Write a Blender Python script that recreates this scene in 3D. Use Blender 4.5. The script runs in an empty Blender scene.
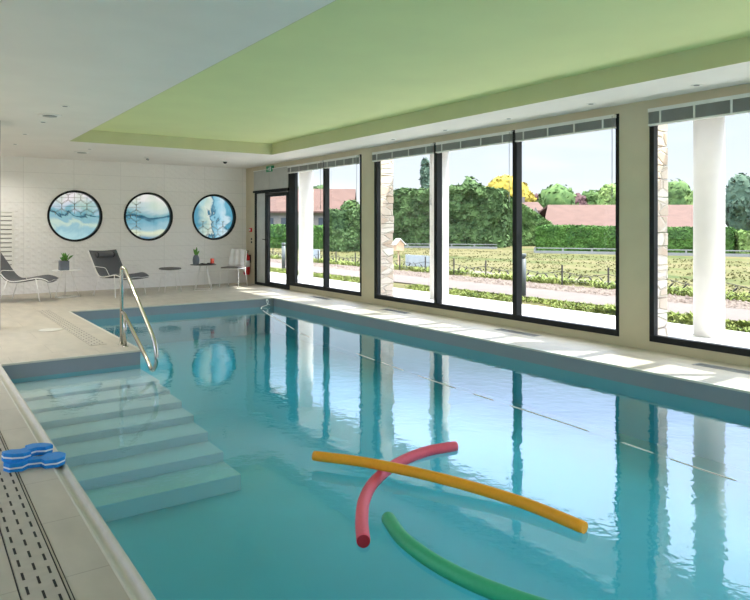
import bpy, bmesh, math, random
from mathutils import Vector, Matrix, noise
random.seed(7)
PI = math.pi
SC = bpy.context.scene
COL = SC.collection

# ------------------------------------------------------------------ materials
def new_mat(name):
    m = bpy.data.materials.new(name); m.use_nodes = True
    nt = m.node_tree
    for n in list(nt.nodes): nt.nodes.remove(n)
    out = nt.nodes.new('ShaderNodeOutputMaterial')
    return m, nt, out
def pbr(name, col, rough=0.6, metal=0.0, var=0.06, vscale=6.0, bump=0.0, bscale=40.0, spec=0.5, detail=4.0, col2=None, stretch=(1,1,1)):
    m, nt, out = new_mat(name)
    p = nt.nodes.new('ShaderNodeBsdfPrincipled')
    p.inputs['Roughness'].default_value = rough
    p.inputs['Metallic'].default_value = metal
    p.inputs['Specular IOR Level'].default_value = spec
    tc = nt.nodes.new('ShaderNodeTexCoord')
    mp = nt.nodes.new('ShaderNodeMapping'); mp.inputs['Scale'].default_value = stretch
    nt.links.new(tc.outputs['Object'], mp.inputs['Vector'])
    nz = nt.nodes.new('ShaderNodeTexNoise'); nz.inputs['Scale'].default_value = vscale; nz.inputs['Detail'].default_value = detail
    nt.links.new(mp.outputs['Vector'], nz.inputs['Vector'])
    rp = nt.nodes.new('ShaderNodeValToRGB')
    c2 = col2 if col2 else tuple(min(1, c*(1+var)) for c in col)
    c1 = col if col2 else tuple(c*(1-var) for c in col)
    rp.color_ramp.elements[0].position = 0.35; rp.color_ramp.elements[1].position = 0.65
    rp.color_ramp.elements[0].color = (*c1, 1); rp.color_ramp.elements[1].color = (*c2, 1)
    nt.links.new(nz.outputs['Fac'], rp.inputs['Fac'])
    nt.links.new(rp.outputs['Color'], p.inputs['Base Color'])
    if bump:
        nb = nt.nodes.new('ShaderNodeTexNoise'); nb.inputs['Scale'].default_value = bscale; nb.inputs['Detail'].default_value = 3
        nt.links.new(mp.outputs['Vector'], nb.inputs['Vector'])
        b = nt.nodes.new('ShaderNodeBump'); b.inputs['Strength'].default_value = bump; b.inputs['Distance'].default_value = 0.01
        nt.links.new(nb.outputs['Fac'], b.inputs['Height']); nt.links.new(b.outputs['Normal'], p.inputs['Normal'])
    nt.links.new(p.outputs[0], out.inputs['Surface'])
    return m

M = {}
M['plaster'] = pbr('beige_plaster', (.64,.575,.44), .85, var=.03, vscale=3, bump=.15, bscale=60)
M['soffit'] = pbr('white_ceiling_paint', (.86,.83,.79), .9, var=.015, vscale=2)
M['green'] = pbr('green_ceiling_paint', (.74,.80,.41), .75, var=.02, vscale=1.5)
M['fascia'] = pbr('pale_green_fascia_paint', (.66,.66,.43), .8, var=.02, vscale=2)
M['white_wall'] = pbr('white_wall_paint', (.80,.79,.77), .85, var=.02)
M['frame'] = pbr('anthracite_frame', (.012,.015,.017), .5, var=.1, spec=.25)
M['white_metal'] = pbr('white_powder_coat', (.86,.85,.82), .35, var=.02)
M['blind'] = pbr('grey_blind_slats', (.34,.36,.36), .5, var=.05)
M['blind_light'] = pbr('light_blind_tape', (.80,.81,.79), .6, var=.03)
M['fabric'] = pbr('charcoal_sling_fabric', (.105,.108,.115), .85, var=.12, vscale=200, bump=.2, bscale=300)
M['headrest'] = pbr('dark_grey_headrest', (.13,.13,.14), .8, var=.1, vscale=80)
M['black'] = pbr('black_plastic', (.012,.012,.013), .4)
M['steel'] = pbr('polished_stainless', (.54,.52,.46), .18, metal=1.0, var=.03)
M['grey_pot'] = pbr('blue_grey_pot', (.14,.16,.20), .6)
M['leaf'] = pbr('houseplant_leaf', (.08,.24,.04), .5, col2=(.14,.34,.06), vscale=30)
M['red'] = pbr('red_enamel', (.62,.02,.025), .3)
M['candle'] = pbr('red_glass', (.80,.07,.03), .25)
M['sign_green'] = pbr('exit_green', (.0,.32,.12), .4)
M['towel'] = pbr('white_towel_cotton', (.82,.80,.80), .95, bump=.5, bscale=120)
M['wood_top'] = pbr('dark_table_top', (.05,.045,.042), .4)
M['taupe'] = pbr('taupe_seat_pad', (.16,.15,.14), .8)
M['blue'] = pbr('blue_foam', (.0,.24,.70), .55, var=.05, vscale=60, bump=.1, bscale=200)
M['foam_white'] = pbr('white_foam', (.82,.84,.88), .7)
M['yellow'] = pbr('yellow_foam', (.88,.37,.010), .5, var=.03, vscale=60, bump=.06, bscale=150)
M['pink'] = pbr('pink_foam', (.80,.105,.16), .5, var=.03, vscale=60, bump=.06, bscale=150)
M['pink_dark'] = pbr('pink_foam_shaded_end', (.36,.01,.02), .7)  # darker caps put the shade on the cut ends into the colour
M['green_foam'] = pbr('green_foam', (.035,.42,.20), .5, var=.03, vscale=60, bump=.06, bscale=150)
M['rope'] = pbr('white_cord', (.85,.86,.82), .6)
M['liner'] = pbr('turquoise_water_tint_liner', (.085,.43,.50), .5, var=.03, vscale=2)  # light absorbed by the water is put into the submerged liner's colour
M['liner_wall'] = pbr('slate_blue_pool_wall_liner', (.24,.28,.32), .5, var=.03, vscale=2)
M['liner_step'] = pbr('pale_step_liner', (.38,.52,.55), .55, var=.03, vscale=2)
M['coping'] = pbr('cream_coping_resin', (.62,.60,.52), .45, var=.04, vscale=10)
M['drain'] = pbr('drain_grating', (.46,.42,.35), .6, var=.06, vscale=12)
M['slot'] = pbr('dark_slot', (.02,.02,.018), .8)
M['vent'] = pbr('grey_floor_grille', (.23,.245,.25), .5, var=.1, vscale=8)
M['terrace'] = pbr('pale_terrace_concrete', (.62,.61,.60), .8, var=.04, vscale=1.5)
M['path'] = pbr('pinkish_concrete_path', (.125,.103,.095), .9, var=.06, vscale=2)
M['column'] = pbr('white_render_column', (.74,.72,.69), .8, var=.02)
M['grey_metal'] = pbr('grey_bollard_metal', (.07,.085,.09), .45)
M['rust'] = pbr('dark_iron', (.035,.03,.03), .6)
M['wood'] = pbr('pale_birdhouse_wood', (.56,.38,.25), .7)
M['fence_board'] = pbr('blue_grey_board', (.33,.37,.42), .7)
M['rock'] = pbr('pinkish_bed_stones', (.11,.08,.068), .9, col2=(.22,.18,.16), vscale=2.5)
M['soil'] = pbr('brown_bed_soil', (.085,.062,.05), .95, col2=(.14,.11,.09), vscale=4, bump=.5, bscale=12)
M['tile_roof'] = pbr('pink_clay_roof_tiles', (.083,.042,.033), .85, col2=(.108,.056,.045), vscale=1.2, stretch=(1,1,5))
M['house_wall'] = pbr('cream_house_render', (.19,.175,.16), .9)
M['window_dark'] = pbr('dark_house_window', (.05,.06,.08), .2)
M['kerb'] = pbr('grey_kerb_stone', (.22,.23,.23), .9, var=.1, vscale=.6)
M['trunk'] = pbr('brown_bark', (.10,.07,.05), .9)
def foliage(name, a, b): 
    return pbr(name, a, .75, col2=b, vscale=1.2, detail=8, spec=.2)
M['f_dark'] = foliage('dark_green_foliage', (.035,.070,.025), (.085,.15,.05))
M['f_mid'] = foliage('mid_green_foliage', (.045,.10,.028), (.10,.17,.05))
M['f_light'] = foliage('light_green_foliage', (.13,.22,.06), (.22,.31,.10))
M['f_yellow'] = foliage('golden_foliage', (.24,.19,.025), (.33,.26,.045))
M['f_purple'] = foliage('purple_foliage', (.055,.028,.035), (.11,.055,.06))
M['f_grey'] = foliage('blue_green_foliage', (.035,.075,.055), (.08,.13,.09))
M['f_hedge'] = foliage('clipped_hedge_foliage', (.03,.085,.016), (.075,.17,.03))
M['f_herb'] = foliage('ground_cover_leaves', (.13,.18,.04), (.24,.28,.08))

M['f_meadow'] = foliage('dry_meadow_blades', (.085,.095,.030), (.135,.125,.052))
def tiled(name, base, joint, bw, bh, offset=.5, mortar=.004, rough=.6, bump=.1, veins=True, axis='xy'):
    m, nt, out = new_mat(name)
    p = nt.nodes.new('ShaderNodeBsdfPrincipled'); p.inputs['Roughness'].default_value = rough
    tc = nt.nodes.new('ShaderNodeTexCoord')
    br = nt.nodes.new('ShaderNodeTexBrick')
    br.inputs['Scale'].default_value = 1; br.inputs['Mortar Size'].default_value = mortar
    br.inputs['Brick Width'].default_value = bw; br.inputs['Row Height'].default_value = bh
    br.offset = offset; br.inputs['Mortar Smooth'].default_value = .3
    br.inputs['Color1'].default_value = (*base, 1); br.inputs['Color2'].default_value = (*[c*.955 for c in base], 1)
    br.inputs['Mortar'].default_value = (*joint, 1)
    nt.links.new(tc.outputs['Object'], br.inputs['Vector'])
    nz = nt.nodes.new('ShaderNodeTexNoise'); nz.inputs['Scale'].default_value = 3; nz.inputs['Detail'].default_value = 6
    mp = nt.nodes.new('ShaderNodeMapping'); mp.inputs['Scale'].default_value = (2.2, .8, 1)
    nt.links.new(tc.outputs['Object'], mp.inputs['Vector']); nt.links.new(mp.outputs[0], nz.inputs['Vector'])
    rp = nt.nodes.new('ShaderNodeValToRGB'); rp.color_ramp.elements[0].position = .3; rp.color_ramp.elements[1].position = .75
    rp.color_ramp.elements[0].color = (.86,.86,.85,1); rp.color_ramp.elements[1].color = (1.06,1.05,1.04,1)
    nt.links.new(nz.outputs['Fac'], rp.inputs['Fac'])
    mx = nt.nodes.new('ShaderNodeMix'); mx.data_type = 'RGBA'; mx.blend_type = 'MULTIPLY'; mx.inputs[0].default_value = 1
    nt.links.new(br.outputs['Color'], mx.inputs[6]); nt.links.new(rp.outputs[0], mx.inputs[7])
    nt.links.new(mx.outputs[2], p.inputs['Base Color'])
    b = nt.nodes.new('ShaderNodeBump'); b.inputs['Strength'].default_value = bump; b.inputs['Distance'].default_value = .003; b.invert = True
    nt.links.new(br.outputs['Fac'], b.inputs['Height']); nt.links.new(b.outputs[0], p.inputs['Normal'])
    nt.links.new(p.outputs[0], out.inputs['Surface'])
    return m
M['deck'] = tiled('beige_stone_deck_tiles', (.53,.485,.40), (.40,.36,.29), .9, .6, mortar=.004, rough=.5, bump=.3)

# end wall: large white tiles with a faceted triangle relief
def relief_mat():
    m, nt, out = new_mat('white_faceted_relief_tiles')
    p = nt.nodes.new('ShaderNodeBsdfPrincipled'); p.inputs['Roughness'].default_value = .45
    tc = nt.nodes.new('ShaderNodeTexCoord')
    sp = nt.nodes.new('ShaderNodeSeparateXYZ'); nt.links.new(tc.outputs['Object'], sp.inputs[0])
    def math_(op, a, b=None):
        n = nt.nodes.new('ShaderNodeMath'); n.operation = op
        for i, v in enumerate((a, b)):
            if v is None: continue
            if isinstance(v, (int, float)): n.inputs[i].default_value = v
            else: nt.links.new(v, n.inputs[i])
        return n.outputs[0]
    s = 1/.055
    x = math_('MULTIPLY', sp.outputs['X'], s); z = math_('MULTIPLY', sp.outputs['Z'], s)
    a = math_('PINGPONG', x, 1.0)
    b = math_('PINGPONG', math_('ADD', math_('MULTIPLY', x, .5), math_('MULTIPLY', z, .866)), 1.0)
    c = math_('PINGPONG', math_('SUBTRACT', math_('MULTIPLY', z, .866), math_('MULTIPLY', x, .5)), 1.0)
    h = math_('MAXIMUM', math_('MULTIPLY', b, c), math_('MULTIPLY', a, .5))
    cb = nt.nodes.new('ShaderNodeCombineXYZ'); nt.links.new(sp.outputs['X'], cb.inputs[0]); nt.links.new(sp.outputs['Z'], cb.inputs[1])
    br = nt.nodes.new('ShaderNodeTexBrick'); br.offset = 0; br.inputs['Scale'].default_value = 1
    br.inputs['Brick Width'].default_value = 1.0; br.inputs['Row Height'].default_value = .325; br.inputs['Mortar Size'].default_value = .004
    br.inputs['Color1'].default_value = (.90,.885,.87,1); br.inputs['Color2'].default_value = (.88,.865,.85,1); br.inputs['Mortar'].default_value = (.74,.73,.72,1)
    nt.links.new(cb.outputs[0], br.inputs['Vector'])
    nt.links.new(br.outputs['Color'], p.inputs['Base Color'])
    bp = nt.nodes.new('ShaderNodeBump'); bp.inputs['Strength'].default_value = .7; bp.inputs['Distance'].default_value = .012
    nt.links.new(h, bp.inputs['Height'])
    nt.links.new(bp.outputs[0], p.inputs['Normal']); nt.links.new(p.outputs[0], out.inputs['Surface'])
    return m
M['relief'] = relief_mat()

def stone_mat():
    m, nt, out = new_mat('rubble_stone_masonry')
    p = nt.nodes.new('ShaderNodeBsdfPrincipled'); p.inputs['Roughness'].default_value = .9
    tc = nt.nodes.new('ShaderNodeTexCoord')
    mp = nt.nodes.new('ShaderNodeMapping'); mp.inputs['Scale'].default_value = (3.2, 3.2, 6.5); nt.links.new(tc.outputs['Object'], mp.inputs[0])
    v = nt.nodes.new('ShaderNodeTexVoronoi'); v.inputs['Scale'].default_value = 1; nt.links.new(mp.outputs[0], v.inputs['Vector'])
    ve = nt.nodes.new('ShaderNodeTexVoronoi'); ve.feature = 'DISTANCE_TO_EDGE'; ve.inputs['Scale'].default_value = 1; nt.links.new(mp.outputs[0], ve.inputs['Vector'])
    r1 = nt.nodes.new('ShaderNodeValToRGB'); r1.color_ramp.elements[0].color = (.60,.46,.36,1); r1.color_ramp.elements[1].color = (.84,.79,.72,1)
    sx = nt.nodes.new('ShaderNodeSeparateColor'); nt.links.new(v.outputs['Color'], sx.inputs[0]); nt.links.new(sx.outputs[0], r1.inputs[0])
    r2 = nt.nodes.new('ShaderNodeValToRGB'); r2.color_ramp.elements[0].position = .02; r2.color_ramp.elements[1].position = .08
    nt.links.new(ve.outputs['Distance'], r2.inputs[0])
    mx = nt.nodes.new('ShaderNodeMix'); mx.data_type = 'RGBA'; nt.links.new(r2.outputs[0], mx.inputs[0])
    mx.inputs[6].default_value = (.66,.58,.50,1); nt.links.new(r1.outputs[0], mx.inputs[7])
    nt.links.new(mx.outputs[2], p.inputs['Base Color'])
    b = nt.nodes.new('ShaderNodeBump'); b.inputs['Strength'].default_value = .8; b.inputs['Distance'].default_value = .02
    nt.links.new(r2.outputs[0], b.inputs['Height']); nt.links.new(b.outputs[0], p.inputs['Normal'])
    nt.links.new(p.outputs[0], out.inputs['Surface']); return m
M['stone'] = stone_mat()

def lawn_mat():
    m, nt, out = new_mat('dry_meadow_grass')
    p = nt.nodes.new('ShaderNodeBsdfPrincipled'); p.inputs['Roughness'].default_value = .95; p.inputs['Specular IOR Level'].default_value = .1
    tc = nt.nodes.new('ShaderNodeTexCoord')
    mp = nt.nodes.new('ShaderNodeMapping'); mp.inputs['Scale'].default_value = (.35,.10,1); mp.inputs['Rotation'].default_value = (0,0,-.15)
    nt.links.new(tc.outputs['Object'], mp.inputs[0])
    n1 = nt.nodes.new('ShaderNodeTexNoise'); n1.inputs['Scale'].default_value = 1.0; n1.inputs['Detail'].default_value = 6; nt.links.new(mp.outputs[0], n1.inputs[0])
    n2 = nt.nodes.new('ShaderNodeTexNoise'); n2.inputs['Scale'].default_value = 2.6; n2.inputs['Detail'].default_value = 8; nt.links.new(tc.outputs['Object'], n2.inputs[0])
    ad = nt.nodes.new('ShaderNodeMath'); ad.operation = 'MULTIPLY_ADD'; ad.inputs[1].default_value = .45; nt.links.new(n2.outputs[0], ad.inputs[0]); nt.links.new(n1.outputs[0], ad.inputs[2])
    r = nt.nodes.new('ShaderNodeValToRGB'); e = r.color_ramp.elements
    e[0].position = .54; e[0].color = (.040,.062,.018,1); e[1].position = .84; e[1].color = (.122,.108,.052,1)
    k = e.new(.66); k.color = (.086,.090,.032,1)
    nt.links.new(ad.outputs[0], r.inputs[0]); nt.links.new(r.outputs[0], p.inputs['Base Color'])
    b = nt.nodes.new('ShaderNodeBump'); b.inputs['Strength'].default_value = .6; b.inputs['Distance'].default_value = .05
    nt.links.new(n2.outputs[0], b.inputs['Height']); nt.links.new(b.outputs[0], p.inputs['Normal'])
    nt.links.new(p.outputs[0], out.inputs['Surface']); return m
M['lawn'] = lawn_mat()

def glass_like(name, tint=(1,1,1), bump=None, volume=None, ior=1.33, gain=1.0, rough=0.0):
    m, nt, out = new_mat(name)
    gl = nt.nodes.new('ShaderNodeBsdfGlossy'); gl.inputs['Roughness'].default_value = rough; gl.inputs['Color'].default_value = (1,1,1,1)
    tr = nt.nodes.new('ShaderNodeBsdfTransparent'); tr.inputs['Color'].default_value = (*tint, 1)
    fr = nt.nodes.new('ShaderNodeFresnel'); fr.inputs['IOR'].default_value = ior
    geo = nt.nodes.new('ShaderNodeNewGeometry')
    inv = nt.nodes.new('ShaderNodeMath'); inv.operation = 'SUBTRACT'; inv.inputs[0].default_value = 1; nt.links.new(geo.outputs['Backfacing'], inv.inputs[1])
    mu = nt.nodes.new('ShaderNodeMath'); mu.operation = 'MULTIPLY'; nt.links.new(fr.outputs[0], mu.inputs[0]); nt.links.new(inv.outputs[0], mu.inputs[1])
    mg = nt.nodes.new('ShaderNodeMath'); mg.operation = 'MULTIPLY'; mg.use_clamp = True; mg.inputs[1].default_value = gain; nt.links.new(mu.outputs[0], mg.inputs[0])
    mix = nt.nodes.new('ShaderNodeMixShader'); nt.links.new(mg.outputs[0], mix.inputs[0]); nt.links.new(tr.outputs[0], mix.inputs[1]); nt.links.new(gl.outputs[0], mix.inputs[2])
    nt.links.new(mix.outputs[0], out.inputs['Surface'])
    if bump:
        tc = nt.nodes.new('ShaderNodeTexCoord')
        h = None
        for sc, st in bump:
            mp = nt.nodes.new('ShaderNodeMapping'); mp.inputs['Scale'].default_value = sc; mp.inputs['Rotation'].default_value = (0,0,.6); nt.links.new(tc.outputs['Object'], mp.inputs[0])
            nz = nt.nodes.new('ShaderNodeTexNoise'); nz.inputs['Scale'].default_value = 1; nz.inputs['Detail'].default_value = 2; nt.links.new(mp.outputs[0], nz.inputs[0])
            ml = nt.nodes.new('ShaderNodeMath'); ml.operation = 'MULTIPLY_ADD'; ml.inputs[1].default_value = st; nt.links.new(nz.outputs['Fac'], ml.inputs[0])
            if h: nt.links.new(h, ml.inputs[2])
            else: ml.inputs[2].default_value = 0
            h = ml.outputs[0]
        b = nt.nodes.new('ShaderNodeBump'); b.inputs['Strength'].default_value = 1; b.inputs['Distance'].default_value = 1.0
        nt.links.new(h, b.inputs['Height']); nt.links.new(b.outputs[0], gl.inputs['Normal']); nt.links.new(b.outputs[0], fr.inputs['Normal'])
    if volume:
        va = nt.nodes.new('ShaderNodeVolumeAbsorption'); va.inputs['Color'].default_value = (*volume[0], 1); va.inputs['Density'].default_value = volume[1]
        nt.links.new(va.outputs[0], out.inputs['Volume'])
    return m
M['water'] = glass_like('pool_water', (1,1,1), bump=[((2.2,2.2,2.2), .0022), ((9,9,9), .0011), ((24,24,24), .00035)], volume=((.22,.87,.93), .62), ior=1.33, gain=1.25)
M['glass'] = glass_like('window_glass', (.96,.98,.975), ior=1.45, gain=.6)
def emit_mat(name, col, s):
    m, nt, out = new_mat(name)
    e = nt.nodes.new('ShaderNodeEmission'); e.inputs[0].default_value = (*col, 1); e.inputs[1].default_value = s
    nt.links.new(e.outputs[0], out.inputs[0]); return m

# ------------------------------------------------------------------ mesh helpers
def bmx(): return bmesh.new()
def box(bm, x0, x1, y0, y1, z0, z1, mi=0):
    vs = [bm.verts.new(p) for p in ((x0,y0,z0),(x1,y0,z0),(x1,y1,z0),(x0,y1,z0),(x0,y0,z1),(x1,y0,z1),(x1,y1,z1),(x0,y1,z1))]
    fs = []
    for f in ((0,3,2,1),(4,5,6,7),(0,1,5,4),(1,2,6,5),(2,3,7,6),(3,0,4,7)):
        q = bm.faces.new([vs[i] for i in f]); q.material_index = mi; fs.append(q)
    return fs
def tube(bm, pts, r, seg=12, caps=True, smooth=True, mi=0, capmi=None):
    pts = [Vector(p) for p in pts]; n = len(pts); rings = []
    rs = r if isinstance(r, (list, tuple)) else [r]*n
    up = None
    for i, p in enumerate(pts):
        t = (pts[min(i+1,n-1)] - pts[max(i-1,0)]).normalized()
        if up is None:
            a = Vector((0,0,1)) if abs(t.z) < .9 else Vector((1,0,0))
            up = (a - t*a.dot(t)).normalized()
        else: up = (up - t*up.dot(t)).normalized()
        s = t.cross(up)
        rings.append([bm.verts.new(p + (up*math.cos(2*PI*k/seg) + s*math.sin(2*PI*k/seg))*rs[i]) for k in range(seg)])
    for i in range(n-1):
        for k in range(seg):
            f = bm.faces.new((rings[i][k], rings[i][(k+1)%seg], rings[i+1][(k+1)%seg], rings[i+1][k])); f.smooth = smooth; f.material_index = mi
    if caps:
        cm = mi if capmi is None else capmi
        f = bm.faces.new(rings[0]); f.material_index = cm
        f = bm.faces.new(list(reversed(rings[-1]))); f.material_index = cm
def lathe(bm, prof, cx=0, cy=0, seg=32, mi=0):
    rings = []
    for r, z in prof:
        rings.append([bm.verts.new((cx + r*math.cos(2*PI*k/seg), cy + r*math.sin(2*PI*k/seg), z)) for k in range(seg)])
    for a, b in zip(rings, rings[1:]):
        for k in range(seg):
            f = bm.faces.new((a[k], a[(k+1)%seg], b[(k+1)%seg], b[k])); f.smooth = True; f.material_index = mi
    bm.faces.new(list(reversed(rings[0]))); bm.faces.new(rings[-1])
def prism(bm, pts, z0, z1, mi=0):
    a = [bm.verts.new((x,y,z0)) for x,y in pts]; b = [bm.verts.new((x,y,z1)) for x,y in pts]; n = len(pts)
    for i in range(n):
        f = bm.faces.new((a[i], a[(i+1)%n], b[(i+1)%n], b[i])); f.material_index = mi
    bm.faces.new(list(reversed(a))).material_index = mi; bm.faces.new(b).material_index = mi
def arc(c, r, a0, a1, n, ax1, ax2):
    c, ax1, ax2 = Vector(c), Vector(ax1), Vector(ax2)
    return [c + ax1*r*math.cos(a0+(a1-a0)*i/n) + ax2*r*math.sin(a0+(a1-a0)*i/n) for i in range(n+1)]
def smooth_path(pts, n=8):
    pts = [Vector(p) for p in pts]; out = []
    P = [pts[0]*2-pts[1]] + pts + [pts[-1]*2-pts[-2]]
    for i in range(1, len(P)-2):
        p0,p1,p2,p3 = P[i-1:i+3]
        for k in range(n):
            t = k/n
            out.append(.5*((2*p1)+(-p0+p2)*t+(2*p0-5*p1+4*p2-p3)*t*t+(-p0+3*p1-3*p2+p3)*t**3))
    out.append(pts[-1]); return out
def fillet(pts, r, n=6):
    pts = [Vector(p) for p in pts]; out = [pts[0]]
    for i in range(1, len(pts)-1):
        a, b, c = pts[i-1], pts[i], pts[i+1]
        d1 = (a-b); d2 = (c-b); rr = min(r, d1.length*.49, d2.length*.49)
        p, q = b+d1.normalized()*rr, b+d2.normalized()*rr
        for k in range(n+1):
            t = k/n; out.append(p*(1-t)**2 + b*2*t*(1-t) + q*t*t)
    out.append(pts[-1]); return out
def obj(name, bm, mats, parent=None, bevel=0, normals=True):
    if normals: bmesh.ops.recalc_face_normals(bm, faces=bm.faces[:])
    me = bpy.data.meshes.new(name); bm.to_mesh(me); bm.free()
    for m in (mats if isinstance(mats, (list, tuple)) else [mats]): me.materials.append(M[m] if isinstance(m, str) else m)
    o = bpy.data.objects.new(name, me); COL.objects.link(o)
    if parent: o.parent = parent
    if bevel:
        b = o.modifiers.new('bevel', 'BEVEL'); b.width = bevel; b.segments = 2; b.limit_method = 'ANGLE'
    return o
def tag(o, label, cat, group=None, kind=None):
    o['label'] = label; o['category'] = cat
    if group: o['group'] = group
    if kind: o['kind'] = kind
    return o
def thing(name, label, cat, loc=(0,0,0), rz=0, group=None):
    o = bpy.data.objects.new(name, None); COL.objects.link(o); o.empty_display_size = .1
    o.location = loc; o.rotation_euler = (0,0,rz)
    return tag(o, label, cat, group)
def struct(name, bm, mats, parent=None, bevel=0):
    o = obj(name, bm, mats, parent, bevel)
    if not parent: o['kind'] = 'structure'
    return o
def copy_tree(o, parent=None):
    c = o.copy(); COL.objects.link(c)
    if parent: c.parent = parent
    for ch in list(o.children): copy_tree(ch, c)
    return c

# ------------------------------------------------------------------ room constants
XW = 7.1      # inner face of the window wall
XO = 7.25     # outer face
YE = 16.0     # end wall
CH = 2.92
XL, YB = -3.0, -4.0
PX0, PX1, PY0, PY1 = .79, 6.05, -2.5, 12.3     # pool
AX, AY = 2.22, 8.0                              # step alcove corner
WL = -.16                                       # water level

# floor (deck around the L shaped pool)
bm = bmx()
T = -.020
box(bm, XL, XO, PY1, YE+.1, T, 0)
box(bm, PX1, XO, PY0, PY1, T, 0)
box(bm, XL, AX, AY, PY1, T, 0)
box(bm, XL, PX0-.085, PY0, AY, T, 0)
box(bm, XL, XO, YB, PY0, T, 0)
struct('floor', bm, 'deck')

# profiled coping on the near left side of the pool
bm = bmx()
prof = [(-.085,-.10),(-.085,.002),(-.079,.003),(-.072,-.001),(-.060,-.011),(-.046,-.017),(-.034,-.016),(-.027,-.006),(-.020,.003),(-.010,.005),(-.002,.001),(0,-.006),(0,-.10)]
ys = [PY0, AY]
rows = [[bm.verts.new((PX0+x, y, z)) for x, z in prof] for y in ys]
for i in range(len(prof)-1):
    f = bm.faces.new((rows[0][i], rows[0][i+1], rows[1][i+1], rows[1][i])); f.smooth = 1 < i < 10
bm.faces.new(rows[0]); bm.faces.new(rows[1])
struct('trim_1', bm, 'coping')
# thin pale nosing on the other edges
bm = bmx()
e = .012
box(bm, PX0, AX-e, AY-e, AY, -.018, .002)
box(bm, AX-e, AX+e*2, AY-e, PY1, -.018, .002)
box(bm, AX+2*e, PX1-e, PY1-e, PY1+e, -.018, .002)
box(bm, PX1-e, PX1+e, PY0, PY1+e, -.018, .002)
struct('trim_2', bm, 'coping')

# pool basin
BD = -.70
bm = bmx()
def wall(a, b, z0=BD, z1=-.018):
    t = .05
    (x0,y0),(x1,y1) = a, b
    box(bm, min(x0,x1), max(x0,x1), min(y0,y1), max(y0,y1), z0, z1)
for z0, z1, mi in ((WL-.01, -.021, 0), (BD, WL-.01, 1)):
    box(bm, PX0-.08, PX0, PY0-.1, AY+.1, z0, min(z1,-.10), mi)                 # left
    box(bm, PX0, AX, AY, AY+.1, z0, z1, mi)            # step end
    box(bm, AX-.1, AX, AY+.1, PY1+.1, z0, z1, mi)
    box(bm, AX, PX1, PY1, PY1+.1, z0, z1, mi)
    box(bm, PX1, PX1+.1, PY0-.1, PY1+.1, z0, z1, mi)
    box(bm, PX0, PX1, PY0-.1, PY0, z0, z1, mi)
box(bm, PX0-.08, PX1+.1, PY0-.1, PY1+.1, BD-.1, BD, 1)
struct('pool_basin', bm, ['liner_wall','liner'])

# steps into the pool
bm = bmx()
edges = [(7.26,-.215),(6.90,-.25),(6.54,-.285),(6.20,-.345),(5.83,-.41),(5.47,-.49),(5.10,-.57)]
yb = AY
for i, (y, z) in enumerate(edges):
    box(bm, PX0, AX, y, yb, BD, z); yb = y
struct('pool_steps', bm, 'liner_step', bevel=.006)

# water
bm = bmx()
e = .03
prism(bm, [(PX0-e,PY0-e),(PX1+e,PY0-e),(PX1+e,PY1+e),(AX-e,PY1+e),(AX-e,AY+e),(PX0-e,AY+e)], BD-.03, WL)
w = obj('pool_water', bm, 'water')
tag(w, 'calm turquoise water filling the swimming pool', 'water', kind='stuff')

# end wall with three round openings
HOLES = [(3.03,1.672),(4.636,1.672),(6.25,1.672)]
HR = .562
bm = bmx()
def quad(a,b,c,d,mi=0):
    f = bm.faces.new([bm.verts.new(p) for p in (a,b,c,d)]); f.material_index = mi
q = .66
xs = [XL]
for cx, cz in HOLES: xs += [cx-q, cx+q]
xs += [XO]
for i in range(0, len(xs), 2):
    quad((xs[i],YE,0),(xs[i+1],YE,0),(xs[i+1],YE,CH),(xs[i],YE,CH))
for cx, cz in HOLES:
    quad((cx-q,YE,0),(cx+q,YE,0),(cx+q,YE,cz-q),(cx-q,YE,cz-q))
    quad((cx-q,YE,cz+q),(cx+q,YE,cz+q),(cx+q,YE,CH),(cx-q,YE,CH))
    n = 64; ci = []; so = []; bk = []
    for k in range(n):
        a = 2*PI*k/n + PI/4
        c, s = math.cos(a), math.sin(a)
        ci.append(bm.verts.new((cx+HR*c, YE, cz+HR*s))); bk.append(bm.verts.new((cx+HR*c, YE+.16, cz+HR*s)))
        mm = q/max(abs(c),abs(s)); so.append(bm.verts.new((cx+mm*c, YE, cz+mm*s)))
    for k in range(n):
        bm.faces.new((ci[k], ci[(k+1)%n], so[(k+1)%n], so[k])); bm.faces.new((ci[k], bk[k], bk[(k+1)%n], ci[(k+1)%n]))
quad((XL,YE+.3,-.1),(XO,YE+.3,-.1),(XO,YE+.3,CH+.4),(XL,YE+.3,CH+.4))
struct('wall_back', bm, 'relief')

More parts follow.
